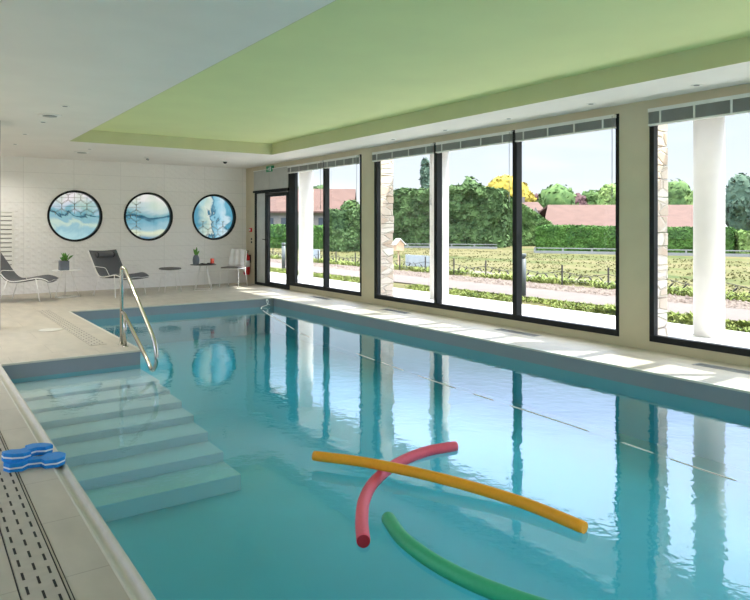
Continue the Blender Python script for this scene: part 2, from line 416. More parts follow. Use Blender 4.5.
# round backlit panels
def art_mat(name, kind):
    m, nt, out = new_mat(name)
    tc = nt.nodes.new('ShaderNodeTexCoord')
    def noise_(scale, detail=5, dist=0., off=(0,0,0), st=(1,1,1)):
        mp = nt.nodes.new('ShaderNodeMapping'); mp.inputs['Location'].default_value = off; mp.inputs['Scale'].default_value = st
        nt.links.new(tc.outputs['Object'], mp.inputs[0])
        n = nt.nodes.new('ShaderNodeTexNoise'); n.inputs['Scale'].default_value = scale; n.inputs['Detail'].default_value = detail; n.inputs['Distortion'].default_value = dist
        nt.links.new(mp.outputs[0], n.inputs[0]); return n.outputs['Fac']
    sp = nt.nodes.new('ShaderNodeSeparateXYZ'); nt.links.new(tc.outputs['Object'], sp.inputs[0])
    def mth(op, a, b, c=None):
        n = nt.nodes.new('ShaderNodeMath'); n.operation = op
        for i, v in enumerate((a,b,c)):
            if v is None: continue
            if isinstance(v,(int,float)): n.inputs[i].default_value = v
            else: nt.links.new(v, n.inputs[i])
        return n.outputs[0]
    X, Zc = sp.outputs['X'], sp.outputs['Z']
    if kind == 2:   # streaks run upright
        main = mth('MULTIPLY_ADD', X, 1.0, mth('MULTIPLY_ADD', noise_(2.4,6,.9,(3,0,1)), .9, .02))
        stops = [(0,(.10,.36,.50)),(.28,(.62,.80,.70)),(.40,(.80,.90,.80)),(.455,(.05,.20,.32)),(.50,(.28,.62,.78)),(.62,(.50,.80,.95)),(.80,(.72,.92,1.0)),(.95,(.12,.42,.58))]
    elif kind == 1:
        main = mth('MULTIPLY_ADD', Zc, .95, mth('MULTIPLY_ADD', noise_(1.6,5,.6,(5,0,0),(1,1,2)), .45, .27))
        stops = [(0,(.10,.28,.48)),(.16,(.80,.88,.66)),(.26,(.38,.62,.70)),(.44,(.20,.48,.60)),(.515,(.03,.13,.20)),(.55,(.22,.48,.55)),(.68,(.62,.76,.76)),(.85,(.95,.93,.90))]
    else:
        main = mth('MULTIPLY_ADD', Zc, .95, mth('MULTIPLY_ADD', noise_(1.8,5,.9,(0,0,7),(1,1,1.5)), .75, .10))
        stops = [(0,(.50,.78,.82)),(.16,(.36,.62,.70)),(.30,(.62,.80,.68)),(.42,(.30,.55,.64)),(.50,(.30,.58,.62)),(.535,(.02,.10,.16)),(.58,(.22,.50,.58)),(.72,(.62,.76,.86)),(.90,(.98,.92,.94))]
    r = nt.nodes.new('ShaderNodeValToRGB'); r.color_ramp.interpolation = 'EASE'
    el = r.color_ramp.elements
    el[0].position = stops[0][0]; el[0].color = (*stops[0][1],1); el[1].position = stops[-1][0]; el[1].color = (*stops[-1][1],1)
    for p_, c_ in stops[1:-1]:
        k = el.new(p_); k.color = (*c_,1)
    nt.links.new(main, r.inputs[0])
    r2 = nt.nodes.new('ShaderNodeValToRGB'); r2.color_ramp.elements[0].position = .5; r2.color_ramp.elements[1].position = .68
    nt.links.new(noise_(2.2,4,.4,(9,2,4)), r2.inputs[0])
    mx = nt.nodes.new('ShaderNodeMix'); mx.data_type = 'RGBA'; nt.links.new(mth('MULTIPLY', r2.outputs[0], .55), mx.inputs[0])
    nt.links.new(r.outputs[0], mx.inputs[6]); mx.inputs[7].default_value = (.62,.80,.60,1) if kind != 2 else (.30,.68,.85,1)
    em = nt.nodes.new('ShaderNodeEmission'); em.inputs[1].default_value = .32; nt.links.new(mx.outputs[2], em.inputs[0])
    gl = nt.nodes.new('ShaderNodeBsdfGlossy'); gl.inputs['Roughness'].default_value = .03
    ms = nt.nodes.new('ShaderNodeMixShader'); ms.inputs[0].default_value = .03
    nt.links.new(em.outputs[0], ms.inputs[1]); nt.links.new(gl.outputs[0], ms.inputs[2]); nt.links.new(ms.outputs[0], out.inputs[0])
    return m
M['brass'] = pbr('dark_brass_line', (.16,.13,.07), .5)
plabels = ['round backlit watercolour panel with circle lattice across its top, leftmost of three',
           'round backlit watercolour panel with circle lattice down its left side, middle of three',
           'round backlit blue panel with circle lattice along its bottom, rightmost of three']
for i, (cx, cz) in enumerate(HOLES):
    t = thing('round_art_panel', plabels[i], 'wall panel', (cx, YE, cz), 0, 'round watercolour panels on the white wall')
    bm = bmx()   # deep black ring
    n = 72
    pr = [(.570,-.018),(.530,-.018),(.524,-.012),(.524,.11),(.562,.11),(.570,-.001)]
    rings = [[bm.verts.new((r*math.cos(2*PI*k/n), y, r*math.sin(2*PI*k/n))) for k in range(n)] for r, y in pr]
    for a in range(len(pr)):
        b = (a+1) % len(pr)
        for k in range(n):
            f = bm.faces.new((rings[a][k], rings[a][(k+1)%n], rings[b][(k+1)%n], rings[b][k])); f.smooth = a in (3,)
    obj('ring_frame', bm, 'frame', t)
    bm = bmx()
    vs = [bm.verts.new((.54*math.cos(2*PI*k/n), .10, .54*math.sin(2*PI*k/n))) for k in range(n)]
    bm.faces.new(vs)
    obj('glass_disc', bm, art_mat('watercolour_glass_%d' % i, i), t)
    # lattice of overlapping circles
    bm = bmx()
    inside = [lambda x, z: z > .02, lambda x, z: x < -.14, lambda x, z: z < -.10][i]
    s = .26
    def seg_ok(p): return p[0]**2 + p[1]**2 < .535**2 and inside(*p)
    def poly(pts):
        run = []
        for p in pts + [None]:
            if p is not None and seg_ok(p): run.append((p[0], .094, p[1]))
            else:
                if len(run) > 1: tube(bm, run, .0036, 5)
                run = []
    for a in range(-4, 5):
        for b in range(-4, 5):
            for (ox, oz) in ((.5*(b % 2),0),):
                c0 = ((a+ox)*s, b*s*.75 + .02)
                poly([(c0[0]+s*.5*math.cos(2*PI*k/32), c0[1]+s*.5*math.sin(2*PI*k/32)) for k in range(33)])
    for a in range(-4, 5):
        poly([(a*s, -.6+k*.04) for k in range(31)])
        poly([(-.6+k*.04, a*s*.75+.02) for k in range(31)])
    obj('circle_lattice', bm, 'brass', t)

# window wall ---------------------------------------------------------------
WZ0, WZ1 = .105, 2.82
wins = [(10.66,13.60),(5.0,10.22),(.2,4.59),(-3.6,-.2)]
DY0, DY1 = 13.60, 15.46
bm = bmx()
solid = [(15.46, YE+.3), (10.22,10.66), (4.59,5.0), (-.2,.2), (YB-.1,-3.6)]
for a, b in solid: box(bm, XW, XO, a, b, -.1, CH+.4)
for a, b in wins:
    box(bm, XW, XO, a, b, -.1, WZ0); box(bm, XW, XO, a, b, WZ1, CH+.4)
box(bm, XW, XO, DY0, DY1, WZ1, CH+.4)
struct('wall_right', bm, 'plaster')

def window(n, y0, y1, mulls, left_wide=.06):
    bm = bmx()
    x0, x1 = XW-.012, XW+.07
    fw = .055
    box(bm, x0, x1, y0, y1, WZ0, WZ0+.075)
    box(bm, x0, x1, y0, y1, WZ1-.03, WZ1)
    box(bm, x0, x1, y0, y0+.045, WZ0+.075, WZ1-.03)
    box(bm, x0, x1, y1-left_wide, y1, WZ0+.075, WZ1-.03)
    for m in mulls: box(bm, x0-.03, x1, m-.040, m+.040, WZ0+.075, WZ1-.03)
    root = struct('window_%d' % n, bm, 'frame', bevel=.004)
    ed = [y0+.045] + [v for m in mulls for v in (m-.040, m+.040)] + [y1-left_wide]
    for i in range(0, len(ed), 2):
        b2 = bmx()
        box(b2, XW+.045, XW+.053, ed[i], ed[i+1], WZ0+.075, WZ1-.03)
        obj('pane', b2, 'glass', root)
    return root
window(1, 10.66, 13.60, [12.0], .26)
window(2, 5.0, 10.22, [6.68, 8.42], .10)
window(3, .2, 4.59, [3.0, 1.55], .06)
window(4, -3.6, -.2, [-1.9], .13)

# glazed door with side light
bm = bmx()
x0, x1 = XW-.012, XW+.07
box(bm, x0, x1, DY0, DY0+.06, 0, 2.31); box(bm, x0, x1, DY1-.06, DY1, 0, WZ1); box(bm, x0, x1, DY0, DY0+.06, 2.31, WZ1)
box(bm, x0, x1, DY0+.06, DY1-.06, WZ1-.03, WZ1)
box(bm, x0, x1, DY0+.06, DY1-.06, 2.25, 2.31)
box(bm, x0, x1, 14.80, 14.87, 0, 2.25)
box(bm, x0, x1, 14.87, DY1-.06, 0, .06)
box(bm, x0, x1, DY0+.06, 14.80, 0, .02)
door = struct('door_1', bm, 'frame')
bm = bmx()
box(bm, x0-.006, x1-.02, 14.70, 14.79, .025, 2.24); box(bm, x0-.006, x1-.02, DY0+.07, DY0+.15, .025, 2.24)
box(bm, x0-.006, x1-.02, DY0+.15, 14.70, .025, .11); box(bm, x0-.006, x1-.02, DY0+.15, 14.70, 2.15, 2.24)
leaf = obj('door_leaf', bm, 'frame', door)
bm = bmx(); box(bm, XW+.02, XW+.028, DY0+.15, 14.70, .11, 2.15); obj('pane', bm, 'glass', leaf)
bm = bmx()
box(bm, x0-.02, x0-.006, 14.72, 14.76, .98, 1.22)
tube(bm, fillet([(x0-.006,14.74,1.12),(x0-.06,14.74,1.12),(x0-.06,14.88,1.13)], .02), .011, 8)
obj('door_handle', bm, 'black', leaf)
bm = bmx(); box(bm, XW+.02, XW+.03, 14.87, DY1-.06, .06, 2.25); obj('frosted_side_panel', bm, pbr('frosted_side_glass', (.66,.68,.68), .5), door)
bm = bmx(); box(bm, XW+.045, XW+.053, DY0+.06, DY1-.06, 2.31, WZ1-.03); obj('transom_pane', bm, 'glass', door)

# blinds ---------------------------------------------------------------------
def blind(y0, y1, label, drop=.170, tapes=4):
    t = thing('venetian_blind', label, 'blind', (XW-.05, (y0+y1)/2, WZ1-.012), 0, 'raised blinds above the windows')
    w = (y1-y0)/2
    bm = bmx(); box(bm, -.022, .022, -w, w, -.042, 0); obj('head_rail', bm, 'blind_light', t)
    bm = bmx(); k = -.045
    while k > -drop+.02:
        box(bm, -.026, .026, -w+.01, w-.01, k-.0035, k-.0005); k -= .0055
    obj('slat_stack', bm, 'blind', t)
    bm = bmx(); box(bm, -.026, .026, -w+.005, w-.005, -drop, -drop+.020); obj('bottom_rail', bm, 'blind_light', t)
    for i in range(tapes):
        yy = -w + .16 + (2*w-.32)*i/(tapes-1)
        bm = bmx(); box(bm, -.029, -.027, yy-.012, yy+.012, -drop, -.035); obj('ladder_tape', bm, 'blind_light', t)
    bm = bmx(); tube(bm, fillet([(-.034,-w+.02,-.02),(-.036,-w+.02,-.9),(-.036,-w+.035,-1.0),(-.034,-w+.012,-1.02),(-.034,-w+.015,-.9)], .02), .004, 6); obj('control_cord', bm, 'blind', t)
blind(12.05, 13.58, 'raised grey blind above the window right beside the glass door')
blind(10.68, 11.97, 'raised grey blind above the pane before the first beige pillar')
blind(8.46, 10.20, 'raised grey blind above the left pane of the wide middle window')
blind(6.72, 8.38, 'raised grey blind above the centre pane of the wide middle window')
blind(5.02, 6.64, 'raised grey blind above the right pane of the wide middle window')
blind(3.04, 4.57, 'raised grey blind above the rightmost window in view', .20)

# lowered fabric blind over the transom
t = thing('fabric_blind', 'pale grey fabric blind covering the transom above the glass door', 'blind', (XW-.03, 14.53, 2.30))
bm = bmx()
for i in range(4):
    a = -.92 + i*.46; box(bm, -.010 if i % 2 else -.014, .0, a, a+.455, .02, .50)
obj('fabric_panel', bm, pbr('pale_grey_blind_cloth', (.50,.51,.49), .8, var=.03), t)
bm = bmx(); box(bm, -.03, .01, -.93, .93, -.03, .02); obj('bottom_bar', bm, 'frame', t)
bm = bmx(); box(bm, -.02, .01, -.93, .93, .50, .515); obj('head_rail', bm, 'blind_light', t)

# ceiling ---------------------------------------------------------------------
RX0, RX1, RY0, RY1, RZ = 2.28, 6.15, -2.2, 12.55, 3.14
bm = bmx()
box(bm, XL-.1, RX0, YB-.1, YE+.3, CH, CH+.4)
box(bm, RX1, XO, YB-.1, YE+.3, CH, CH+.4)
box(bm, RX0, RX1, RY1, YE+.3, CH, CH+.4)
box(bm, RX0, RX1, YB-.1, RY0, CH, CH+.4)
box(bm, RX0+.006, RX1-.006, RY0+.006, RY1-.006, RZ, RZ+.1, 1)
e = .006
box(bm, RX0, RX0+e, RY0, RY1, CH-.001, RZ+.1, 2); box(bm, RX1-e, RX1, RY0, RY1, CH-.001, RZ+.1, 2)
box(bm, RX0+e, RX1-e, RY1-e, RY1, CH-.001, RZ+.1, 2); box(bm, RX0+e, RX1-e, RY0, RY0+e, CH-.001, RZ+.1, 2)
struct('ceiling', bm, ['soffit','green','fascia'])

# other walls
bm = bmx()
for a, b in ((YB,4.7),(8.5,8.9),(12.7,YE)): box(bm, XL-.15, XL, a, b, -.1, CH)
for a, b in ((4.7,8.5),(8.9,12.7)): box(bm, XL-.15, XL, a, b, 2.82, CH); box(bm, XL-.15, XL, a, b, -.1, .1)
struct('wall_left', bm, 'white_wall')
bm = bmx()
for a, b in ((XL,-2.6),(1.8,2.2),(6.6,XO)): box(bm, a, b, YB-.15, YB, -.1, CH)
for a, b in ((-2.6,1.8),(2.2,6.6)): box(bm, a, b, YB-.15, YB, 2.82, CH); box(bm, a, b, YB-.15, YB, -.1, .1)
struct('wall_front', bm, 'white_wall')
bm = bmx(); box(bm, .62, 1.045, 10.62, 11.04, 0, CH)
struct('wall_pier', bm, pbr('mauve_grey_pier_paint', (.46,.43,.43), .8), bevel=.006)

# wall grille
t = thing('wall_grille', 'white slatted ventilation grille on the white wall behind the left lounge chair', 'grille', (1.35, YE-.001, 1.13))
bm = bmx()
box(bm, -.47, .47, -.012, 0, -.64, .64, 0)
obj('back_plate', bm, pbr('grille_shade_grey', (.30,.29,.28), .8), t)  # grey tone puts the shade behind the louvres into the plate colour
bm = bmx()
box(bm, -.47, -.43, -.04, -.012, -.64, .64); box(bm, .43, .47, -.04, -.012, -.64, .64); box(bm, -.43, .43, -.04, -.012, .61, .64); box(bm, -.43, .43, -.04, -.012, -.64, -.61)
obj('grille_frame', bm, 'white_metal', t)
bm = bmx()
for i in range(13):
    z = -.58 + i*.093
    vs = [bm.verts.new(p) for p in ((-.43,-.04,z),(.43,-.04,z),(.43,-.036,z+.052),(-.43,-.036,z+.052),(-.43,-.014,z+.04),(.43,-.014,z+.04),(.43,-.012,z+.075),(-.43,-.012,z+.075))]
    for f in ((0,1,2,3),(4,7,6,5),(0,4,5,1),(3,2,6,7),(0,3,7,4),(1,5,6,2)): bm.faces.new([vs[k] for k in f])
obj('louvre', bm, 'white_metal', t)

# ------------------------------------------------------------------ deck fittings
def drain(x0, x1, y0, y1, label, pitch=.131, rows=3, sl=.068, sw=.010, border=True):
    t = thing('drain_grating', label, 'drain', (x0, y0, .0))
    bm = bmx(); L = y1-y0; W = x1-x0
    box(bm, 0, W, 0, L, .0005, .004)
    for r in range(rows):
        y = (r % 2)*pitch/2 + .03; cx = W*(r+.5)/rows
        while y + sl < L:
            box(bm, cx-sw/2, cx+sw/2, y, y+sl, .004, .0046, 1); y += pitch
    obj('slotted_cover', bm, ['drain','slot'], t)
    if not border: return
    bm = bmx(); box(bm, -.006, -.002, 0, L, .0005, .0035); box(bm, W+.002, W+.006, 0, L, .0005, .0035); box(bm, W+.016, W+.019, 0, L, .0005, .003)
    obj('edge_groove', bm, 'slot', t)
drain(.36, .51, 1.2, 7.4, 'long slotted drain grating in the deck beside the blue foam dumbbells')
drain(1.80, 1.99, 8.62, 12.7, 'slotted drain grating in the deck behind the pool handrail', pitch=.15, rows=4, sw=.012, sl=.04, border=False)
bm = bmx(); lathe(bm, [(.02,.0005),(.15,.0005),(.155,.004),(.15,.007),(.02,.009)], 0, 0, 32)
t = obj('light_spot_disc', bm, 'coping'); t.location = (1.62,10.25,0); tag(t, 'round pale lid set in the deck beside the drain grating', 'disc')  # raised pale disc imitates a bright spot of light on the deck
vl = ['narrow grey floor grille in front of the beige pillar right of the door window',
      'narrow grey floor grille below the left pane of the middle window',
      'narrow grey floor grille below the centre pane of the middle window',
      'narrow grey floor grille at the right edge of view below the window']
for (a, b), l in zip(((11.35,12.05),(8.80,9.52),(6.02,6.75),(3.10,3.86)), vl):
    t = thing('floor_grille', l, 'floor grille', (6.73, a, 0), 0, 'floor grilles along the window wall')
    bm = bmx(); box(bm, 0, .14, 0, b-a, .0005, .004); box(bm, -.006, .146, -.006, b-a+.006, .0004, .002)

    for k in range(int((b-a)/.022)-1): box(bm, .015, .125, .02+k*.022, .03+k*.022, .004, .0047, 1)
    obj('slotted_grille', bm, ['vent','slot'], t)

# handrail
t = thing('pool_handrail', 'stainless steel handrail bending from the deck down over the pool steps', 'handrail', (2.135, 8.5, 0))
r = .0215
bm = bmx()
path = fillet([(0,0,0),(0,0,.955),(0,-.14,.93),(0,-1.36,.23),(0,-1.44,.03),(0,-1.27,-.115),(0,-1.10,-.02),(0,-.22,.345),(0,-.12,.395),(0,.0,.40)], .10, 8)
tube(bm, path, r, 16); obj('rail_tube', bm, 'steel', t)
bm = bmx(); tube(bm, [(0,-.16,0),(0,-.16,.375)], r, 16); obj('short_post', bm, 'steel', t)
for yy in (0, -.16):
    bm = bmx(); lathe(bm, [(.02,.0005),(.042,.0005),(.042,.006),(.024,.010)], 0, yy, 24); obj('post_flange', bm, 'steel', t)

# ------------------------------------------------------------------ lounge chairs
def lounge_chair(label, loc, rz, headrest):
    # local frame: faces +x, width along y
    t = thing('lounge_chair', label, 'lounge chair', loc, rz, 'charcoal sling lounge chairs')
    w = .33
    side = [(-.58,.93),(-.42,.68),(-.30,.50),(-.20,.415),(-.08,.40),(.10,.425),(.30,.455),(.43,.43),(.50,.39)]
    P = smooth_path([(x,0,z) for x, z in side], 5)
    bm = bmx()
    cols = 9; rows = []
    for p in P:
        rows.append([bm.verts.new((p.x, -w+.0+2*w*c/(cols-1), p.z - .018*math.cos((c/(cols-1)-.5)*PI))) for c in range(cols)])
    for a, b in zip(rows, rows[1:]):
        for c in range(cols-1):
            f = bm.faces.new((a[c], a[c+1], b[c+1], b[c])); f.smooth = True
    o = obj('sling_seat', bm, 'fabric', t)
    s = o.modifiers.new('thick', 'SOLIDIFY'); s.thickness = .045; s.offset = 0
    for y in (-w-.008, w+.008):
        bm = bmx(); tube(bm, [(p.x, y, p.z) for p in P], .011, 8); obj('side_rail', bm, 'white_metal', t)
    for bx_, bz_ in ((P[0].x,P[0].z),(P[-1].x,P[-1].z),(-.24,.42)):
        bm = bmx(); tube(bm, [(bx_,-w,bz_),(bx_,w,bz_)], .010, 8); obj('cross_bar', bm, 'white_metal', t)
    for y in (-w-.012, w+.012):
        sg = 1 if y > 0 else -1
        bm = bmx(); tube(bm, [(.28,y,.445),(.36,y+.03*sg,0)], .010, 8); obj('leg', bm, 'white_metal', t)
        bm = bmx(); tube(bm, [(-.22,y,.43),(-.36,y+.03*sg,0)], .010, 8); obj('leg', bm, 'white_metal', t)
        bm = bmx(); tube(bm, fillet([(-.34,y,.56),(-.30,y+.06*sg,.62),(.08,y+.06*sg,.60),(.13,y,.43)], .05), .0055, 8); obj('armrest', bm, 'white_metal', t)
    if headrest:
        bm = bmx()
        q = Vector((-.50,0,.84))
        pts = [(q.x, y, q.z) for y in (-.23,-.20,.20,.23)]
        tube(bm, pts, [.035,.062,.062,.035], 16)
        h = obj('headrest', bm, 'headrest', t)
        for y in (-.19, .19):
            bm = bmx(); tube(bm, [(q.x,y-.012,q.z),(q.x,y+.012,q.z)], .066, 16); obj('strap', bm, 'black', h)
    return t
lounge_chair('charcoal lounge chair cut off by the left edge, beside the white plant table', (1.86,14.55,0), math.radians(-24), False)
lounge_chair('charcoal lounge chair with a roll headrest, behind the pool handrail', (3.62,14.55,0), math.radians(-67), True)

# side tables
def wire_table(label, loc, r, h, topmat, spread=.27, n=3, rot=0):
    t = thing('side_table', label, 'side table', loc, rot)
    bm = bmx(); lathe(bm, [(r-.01,h-.014),(r,h-.010),(r,h-.003),(r-.008,h)], 0, 0, 40); obj('table_top', bm, topmat, t)
    feet = []
    for i in range(n):
        a = 2*PI*i/n
        for da in (-.0,):
            bm = bmx()
            top = (.09*math.cos(a), .09*math.sin(a), h-.014); ft = (spread*math.cos(a), spread*math.sin(a), .007)
            feet.append(ft); tube(bm, [top, ft], .008, 8); obj('leg', bm, 'white_metal', t)
    bm = bmx()
    for i in range(n): tube(bm, [feet[i], feet[(i+1)%n]], .0065, 8)
    obj('base_ring', bm, 'white_metal', t)
    return t
wire_table('white round wire side table holding the square plant pot', (2.65,14.88,0), .28, .55, 'white_metal', .26, 3, 3.6)
wire_table('round side table with a dark top and white splayed legs, holding the vase', (5.50,14.75,0), .29, .58, 'wood_top', .26, 4, .35)

# stool
t = thing('low_stool', 'low stool with a grey padded seat and thin white legs between the chairs', 'stool', (4.74,14.75,0), .1)
bm = bmx(); lathe(bm, [(.18,.49),(.235,.50),(.24,.515),(.22,.53),(.10,.538)], 0, 0, 36); obj('seat_pad', bm, 'taupe', t)
bm = bmx(); tube(bm, arc((0,0,.485), .20, 0, 2*PI, 28, (1,0,0), (0,1,0)), .008, 6); obj('seat_ring', bm, 'white_metal', t)
for a in (.6, 2.3, 3.9, 5.5):
    bm = bmx(); tube(bm, [(.18*math.cos(a),.18*math.sin(a),.48),(.27*math.cos(a),.25*math.sin(a),0)], .008, 8); obj('leg', bm, 'white_metal', t)

# square pot with succulent
t = thing('potted_plant', 'small green succulent in a square blue-grey pot on the white side table', 'potted plant', (2.585,14.80,.551))
bm = bmx()
box(bm, -.088, .088, -.088, .088, 0, .19); obj('square_pot', bm, 'grey_pot', t, bevel=.006)
bm = bmx(); box(bm, -.078, .078, -.078, .078, .19, .196); obj('soil', bm, 'soil', t)
def leafy(bm, c, n, L, wdt, spread, rnd):
    for i in range(n):
        a = rnd.uniform(0, 2*PI); tilt = rnd.uniform(.1, spread)
        d = Vector((math.cos(a)*math.sin(tilt), math.sin(a)*math.sin(tilt), math.cos(tilt)))
        s = Vector((-math.sin(a), math.cos(a), 0)); u = d.cross(s)
        l = L*rnd.uniform(.6, 1); b0 = Vector(c) + Vector((rnd.uniform(-1,1), rnd.uniform(-1,1), 0))*wdt
        pts = []
        for k, (tt, ww) in enumerate(((0,.35),(.35,.9),(.7,1),(1,.12))):
            p = b0 + d*l*tt + Vector((d.x,d.y,-.3))*l*.25*tt*tt
            ring = [bm.verts.new(p + s*wdt*ww*math.cos(2*PI*j/6) + u*wdt*.35*ww*math.sin(2*PI*j/6)) for j in range(6)]
            pts.append(ring)
        for A, B in zip(pts, pts[1:]):
            for j in range(6):
                f = bm.faces.new((A[j],A[(j+1)%6],B[(j+1)%6],B[j])); f.smooth = True
        bm.faces.new(pts[-1]); bm.faces.new(list(reversed(pts[0])))
rnd = random.Random(3)
bm = bmx(); leafy(bm, (-.03,0,.19), 16, .11, .022, 1.1, rnd); leafy(bm, (.04,0,.19), 12, .22, .024, .7, rnd); obj('leaves', bm, 'leaf', t)

# vase with cactus
t = thing('vase_plant', 'green cactus in a dark round vase on the dark topped side table', 'potted plant', (5.31,14.70,.581))
bm = bmx(); lathe(bm, [(.05,0),(.068,.02),(.075,.10),(.066,.17),(.045,.205),(.04,.215)], 0, 0, 28); obj('vase', bm, 'grey_pot', t)
bm = bmx()
for a, l, q in ((0,.19,.0),(2.0,.16,.35),(4.2,.15,.4),(5.4,.13,.5)):
    d = Vector((math.sin(q)*math.cos(a), math.sin(q)*math.sin(a), math.cos(q)))
    b0 = Vector((.015*math.cos(a), .015*math.sin(a), .20))
    tube(bm, [b0, b0+d*l*.4, b0+d*l*.8, b0+d*l], [.013,.02,.018,.006], 8)
obj('cactus_arms', bm, 'leaf', t)
# tray, candle, tealight
bm = bmx(); lathe(bm, [(.11,0),(.15,.003),(.165,.022),(.158,.022),(.145,.008),(.02,.007)], 0, 0, 32)
t = obj('serving_tray', bm, 'black'); t.location = (5.58,14.70,.581); tag(t, 'round black tray on the dark side table, carrying the red candle', 'tray')
t = thing('candle_holder', 'red glass candle holder standing on the black tray', 'candle', (5.66,14.62,.5885))
bm = bmx(); lathe(bm, [(.034,0),(.040,.01),(.042,.12),(.036,.122),(.034,.05),(.01,.048)], 0, 0, 24); obj('red_glass', bm, 'candle', t)
bm = bmx(); lathe(bm, [(.030,.052),(.030,.098),(.004,.10)], 0, 0, 20); obj('wax', bm, 'foam_white', t)
bm = bmx(); lathe(bm, [(.03,0),(.036,.005),(.04,.05),(.036,.05),(.032,.012),(.005,.010)], 0, 0, 24)
t = obj('glass_bowl', bm, 'blind_light'); t.location = (5.50,14.64,.589); tag(t, 'tiny pale bowl on the black tray between vase and candle', 'bowl')

# chair with towel
t = thing('garden_chair', 'white metal chair with a grey seat pad and a towel over its back', 'chair', (6.34,15.02,0), math.radians(224))
# local: chair faces +x (so faces left in view), width along y
bm = bmx(); box(bm, -.22, .24, -.22, .22, .455, .485); obj('seat_pad', bm, 'taupe', t, bevel=.012)
bm = bmx(); tube(bm, fillet([(.24,-.225,.445),(.24,.225,.445),(-.24,.225,.445),(-.24,-.225,.445),(.24,-.225,.445)], .03), .009, 8); obj('seat_frame', bm, 'white_metal', t)
for x, y, fx, fy in ((.21,.21,.26,.24),(.21,-.21,.26,-.24),(-.20,.21,-.27,.24),(-.20,-.21,-.27,-.24)):
    bm = bmx(); tube(bm, [(x,y,.44),(fx,fy,0)], .010, 8); obj('leg', bm, 'white_metal', t)
bm = bmx()
tube(bm, fillet([(-.22,-.22,.45),(-.33,-.20,.86),(-.33,.20,.86),(-.22,.22,.45)], .06), .010, 8)
rws = []
for i in range(6):
    k = i/5; rws.append([bm.verts.new((-.225-.10*k, y, .47+.37*k)) for y in (-.20,.20)])
obj('back_frame', bm, 'white_metal', t)
bm = bmx(); vs = [(-.232,-.205,.50),(-.232,.205,.50),(-.328,.19,.85),(-.328,-.19,.85)]
f = bm.faces.new([bm.verts.new(v) for v in vs]); ext = bmesh.ops.extrude_face_region(bm, geom=[f])
for v in ext['geom']:
    if isinstance(v, bmesh.types.BMVert): v.co.x += .006
obj('mesh_back', bm, pbr('cream_mesh_fabric', (.60,.56,.50), .8), t)
# towel draped over the back rest and the front corner
tw = bmx()
U, V = 16, 26
g = []
for i in range(U+1):
    u = i/U; row = []
    y = -.19 + .34*u
    for j in range(V+1):
        v = j/V   # runs from in front of the back, over the top, down behind
        if v < .42:
            k = v/.42; p = Vector((-.20 -.115*k, y*(1+.15*(1-k)), .50+.38*k))
        elif v < .5:
            k = (v-.42)/.08; p = Vector((-.315-.05*k, y, .88+.012*math.sin(k*PI)))
        else:
            k = (v-.5)/.5; p = Vector((-.365 - .03*math.sin(k*3), y*(1-.25*k)+.05*k, .88-.52*k*(.75+.35*u)))
        p.x += .014*math.sin(u*17+v*3)*(.4+abs(v-.45)); p.z += .008*math.sin(u*9+2)
        row.append(tw.verts.new(p))
    g.append(row)
for i in range(U):
    for j in range(V):
        f = tw.faces.new((g[i][j], g[i+1][j], g[i+1][j+1], g[i][j+1])); f.smooth = True
tow = obj('towel', tw, 'towel'); tow.location = (6.34,15.02,0); tow.rotation_euler = (0,0,math.radians(224))
s = tow.modifiers.new('thick','SOLIDIFY'); s.thickness = .012; s.offset = 0
tag(tow, 'crumpled white towel draped over the chair by the fire extinguisher', 'towel')

# fire extinguisher on the wall
t = thing('fire_extinguisher', 'red fire extinguisher hanging on the beige wall beside the glass door', 'fire extinguisher', (XW-.10,15.74,.22))
bm = bmx(); lathe(bm, [(.05,0),(.075,.012),(.08,.04),(.08,.44),(.06,.49),(.028,.52),(.028,.545)], 0, 0, 28); obj('cylinder', bm, 'red', t)
bm = bmx(); lathe(bm, [(.0805,.20),(.0812,.20),(.0812,.36),(.0805,.36)], 0, 0, 28); obj('paper_label', bm, 'foam_white', t)
bm = bmx(); box(bm, -.02, .02, -.02, .02, .545, .58); box(bm, -.015, .015, -.10, .02, .575, .588); box(bm, -.012, .012, -.10, .01, .605, .615); obj('valve', bm, 'black', t)
bm = bmx(); tube(bm, fillet([(0,.02,.56),(0,.11,.55),(-.02,.11,.20),(-.02,.09,.12)], .05), .011, 8); obj('hose', bm, 'black', t)
bm = bmx(); box(bm, .075, .10, -.03, .03, .30, .50); obj('wall_bracket', bm, 'frame', t)
# call point, switches
t = thing('alarm_call_point', 'small red fire alarm call point on the beige wall above the extinguisher', 'alarm', (XW,15.68,1.30))
bm = bmx(); box(bm, -.04, 0, -.05, .05, 0, .10); obj('alarm_box', bm, 'red', t, bevel=.004)
bm = bmx(); box(bm, -.043, -.04, -.028, .028, .03, .075); obj('break_glass', bm, 'foam_white', t)
for z, l in ((1.10,'upper small dark wall switch between the alarm and the fire extinguisher'),(1.02,'lower small dark wall switch just above the fire extinguisher')):
    bm = bmx(); box(bm, -.012, 0, -.025, .025, 0, .045); o = obj('wall_switch', bm, 'frame'); o.location = (XW,15.66,z); tag(o, l, 'switch', 'wall switches by the extinguisher')
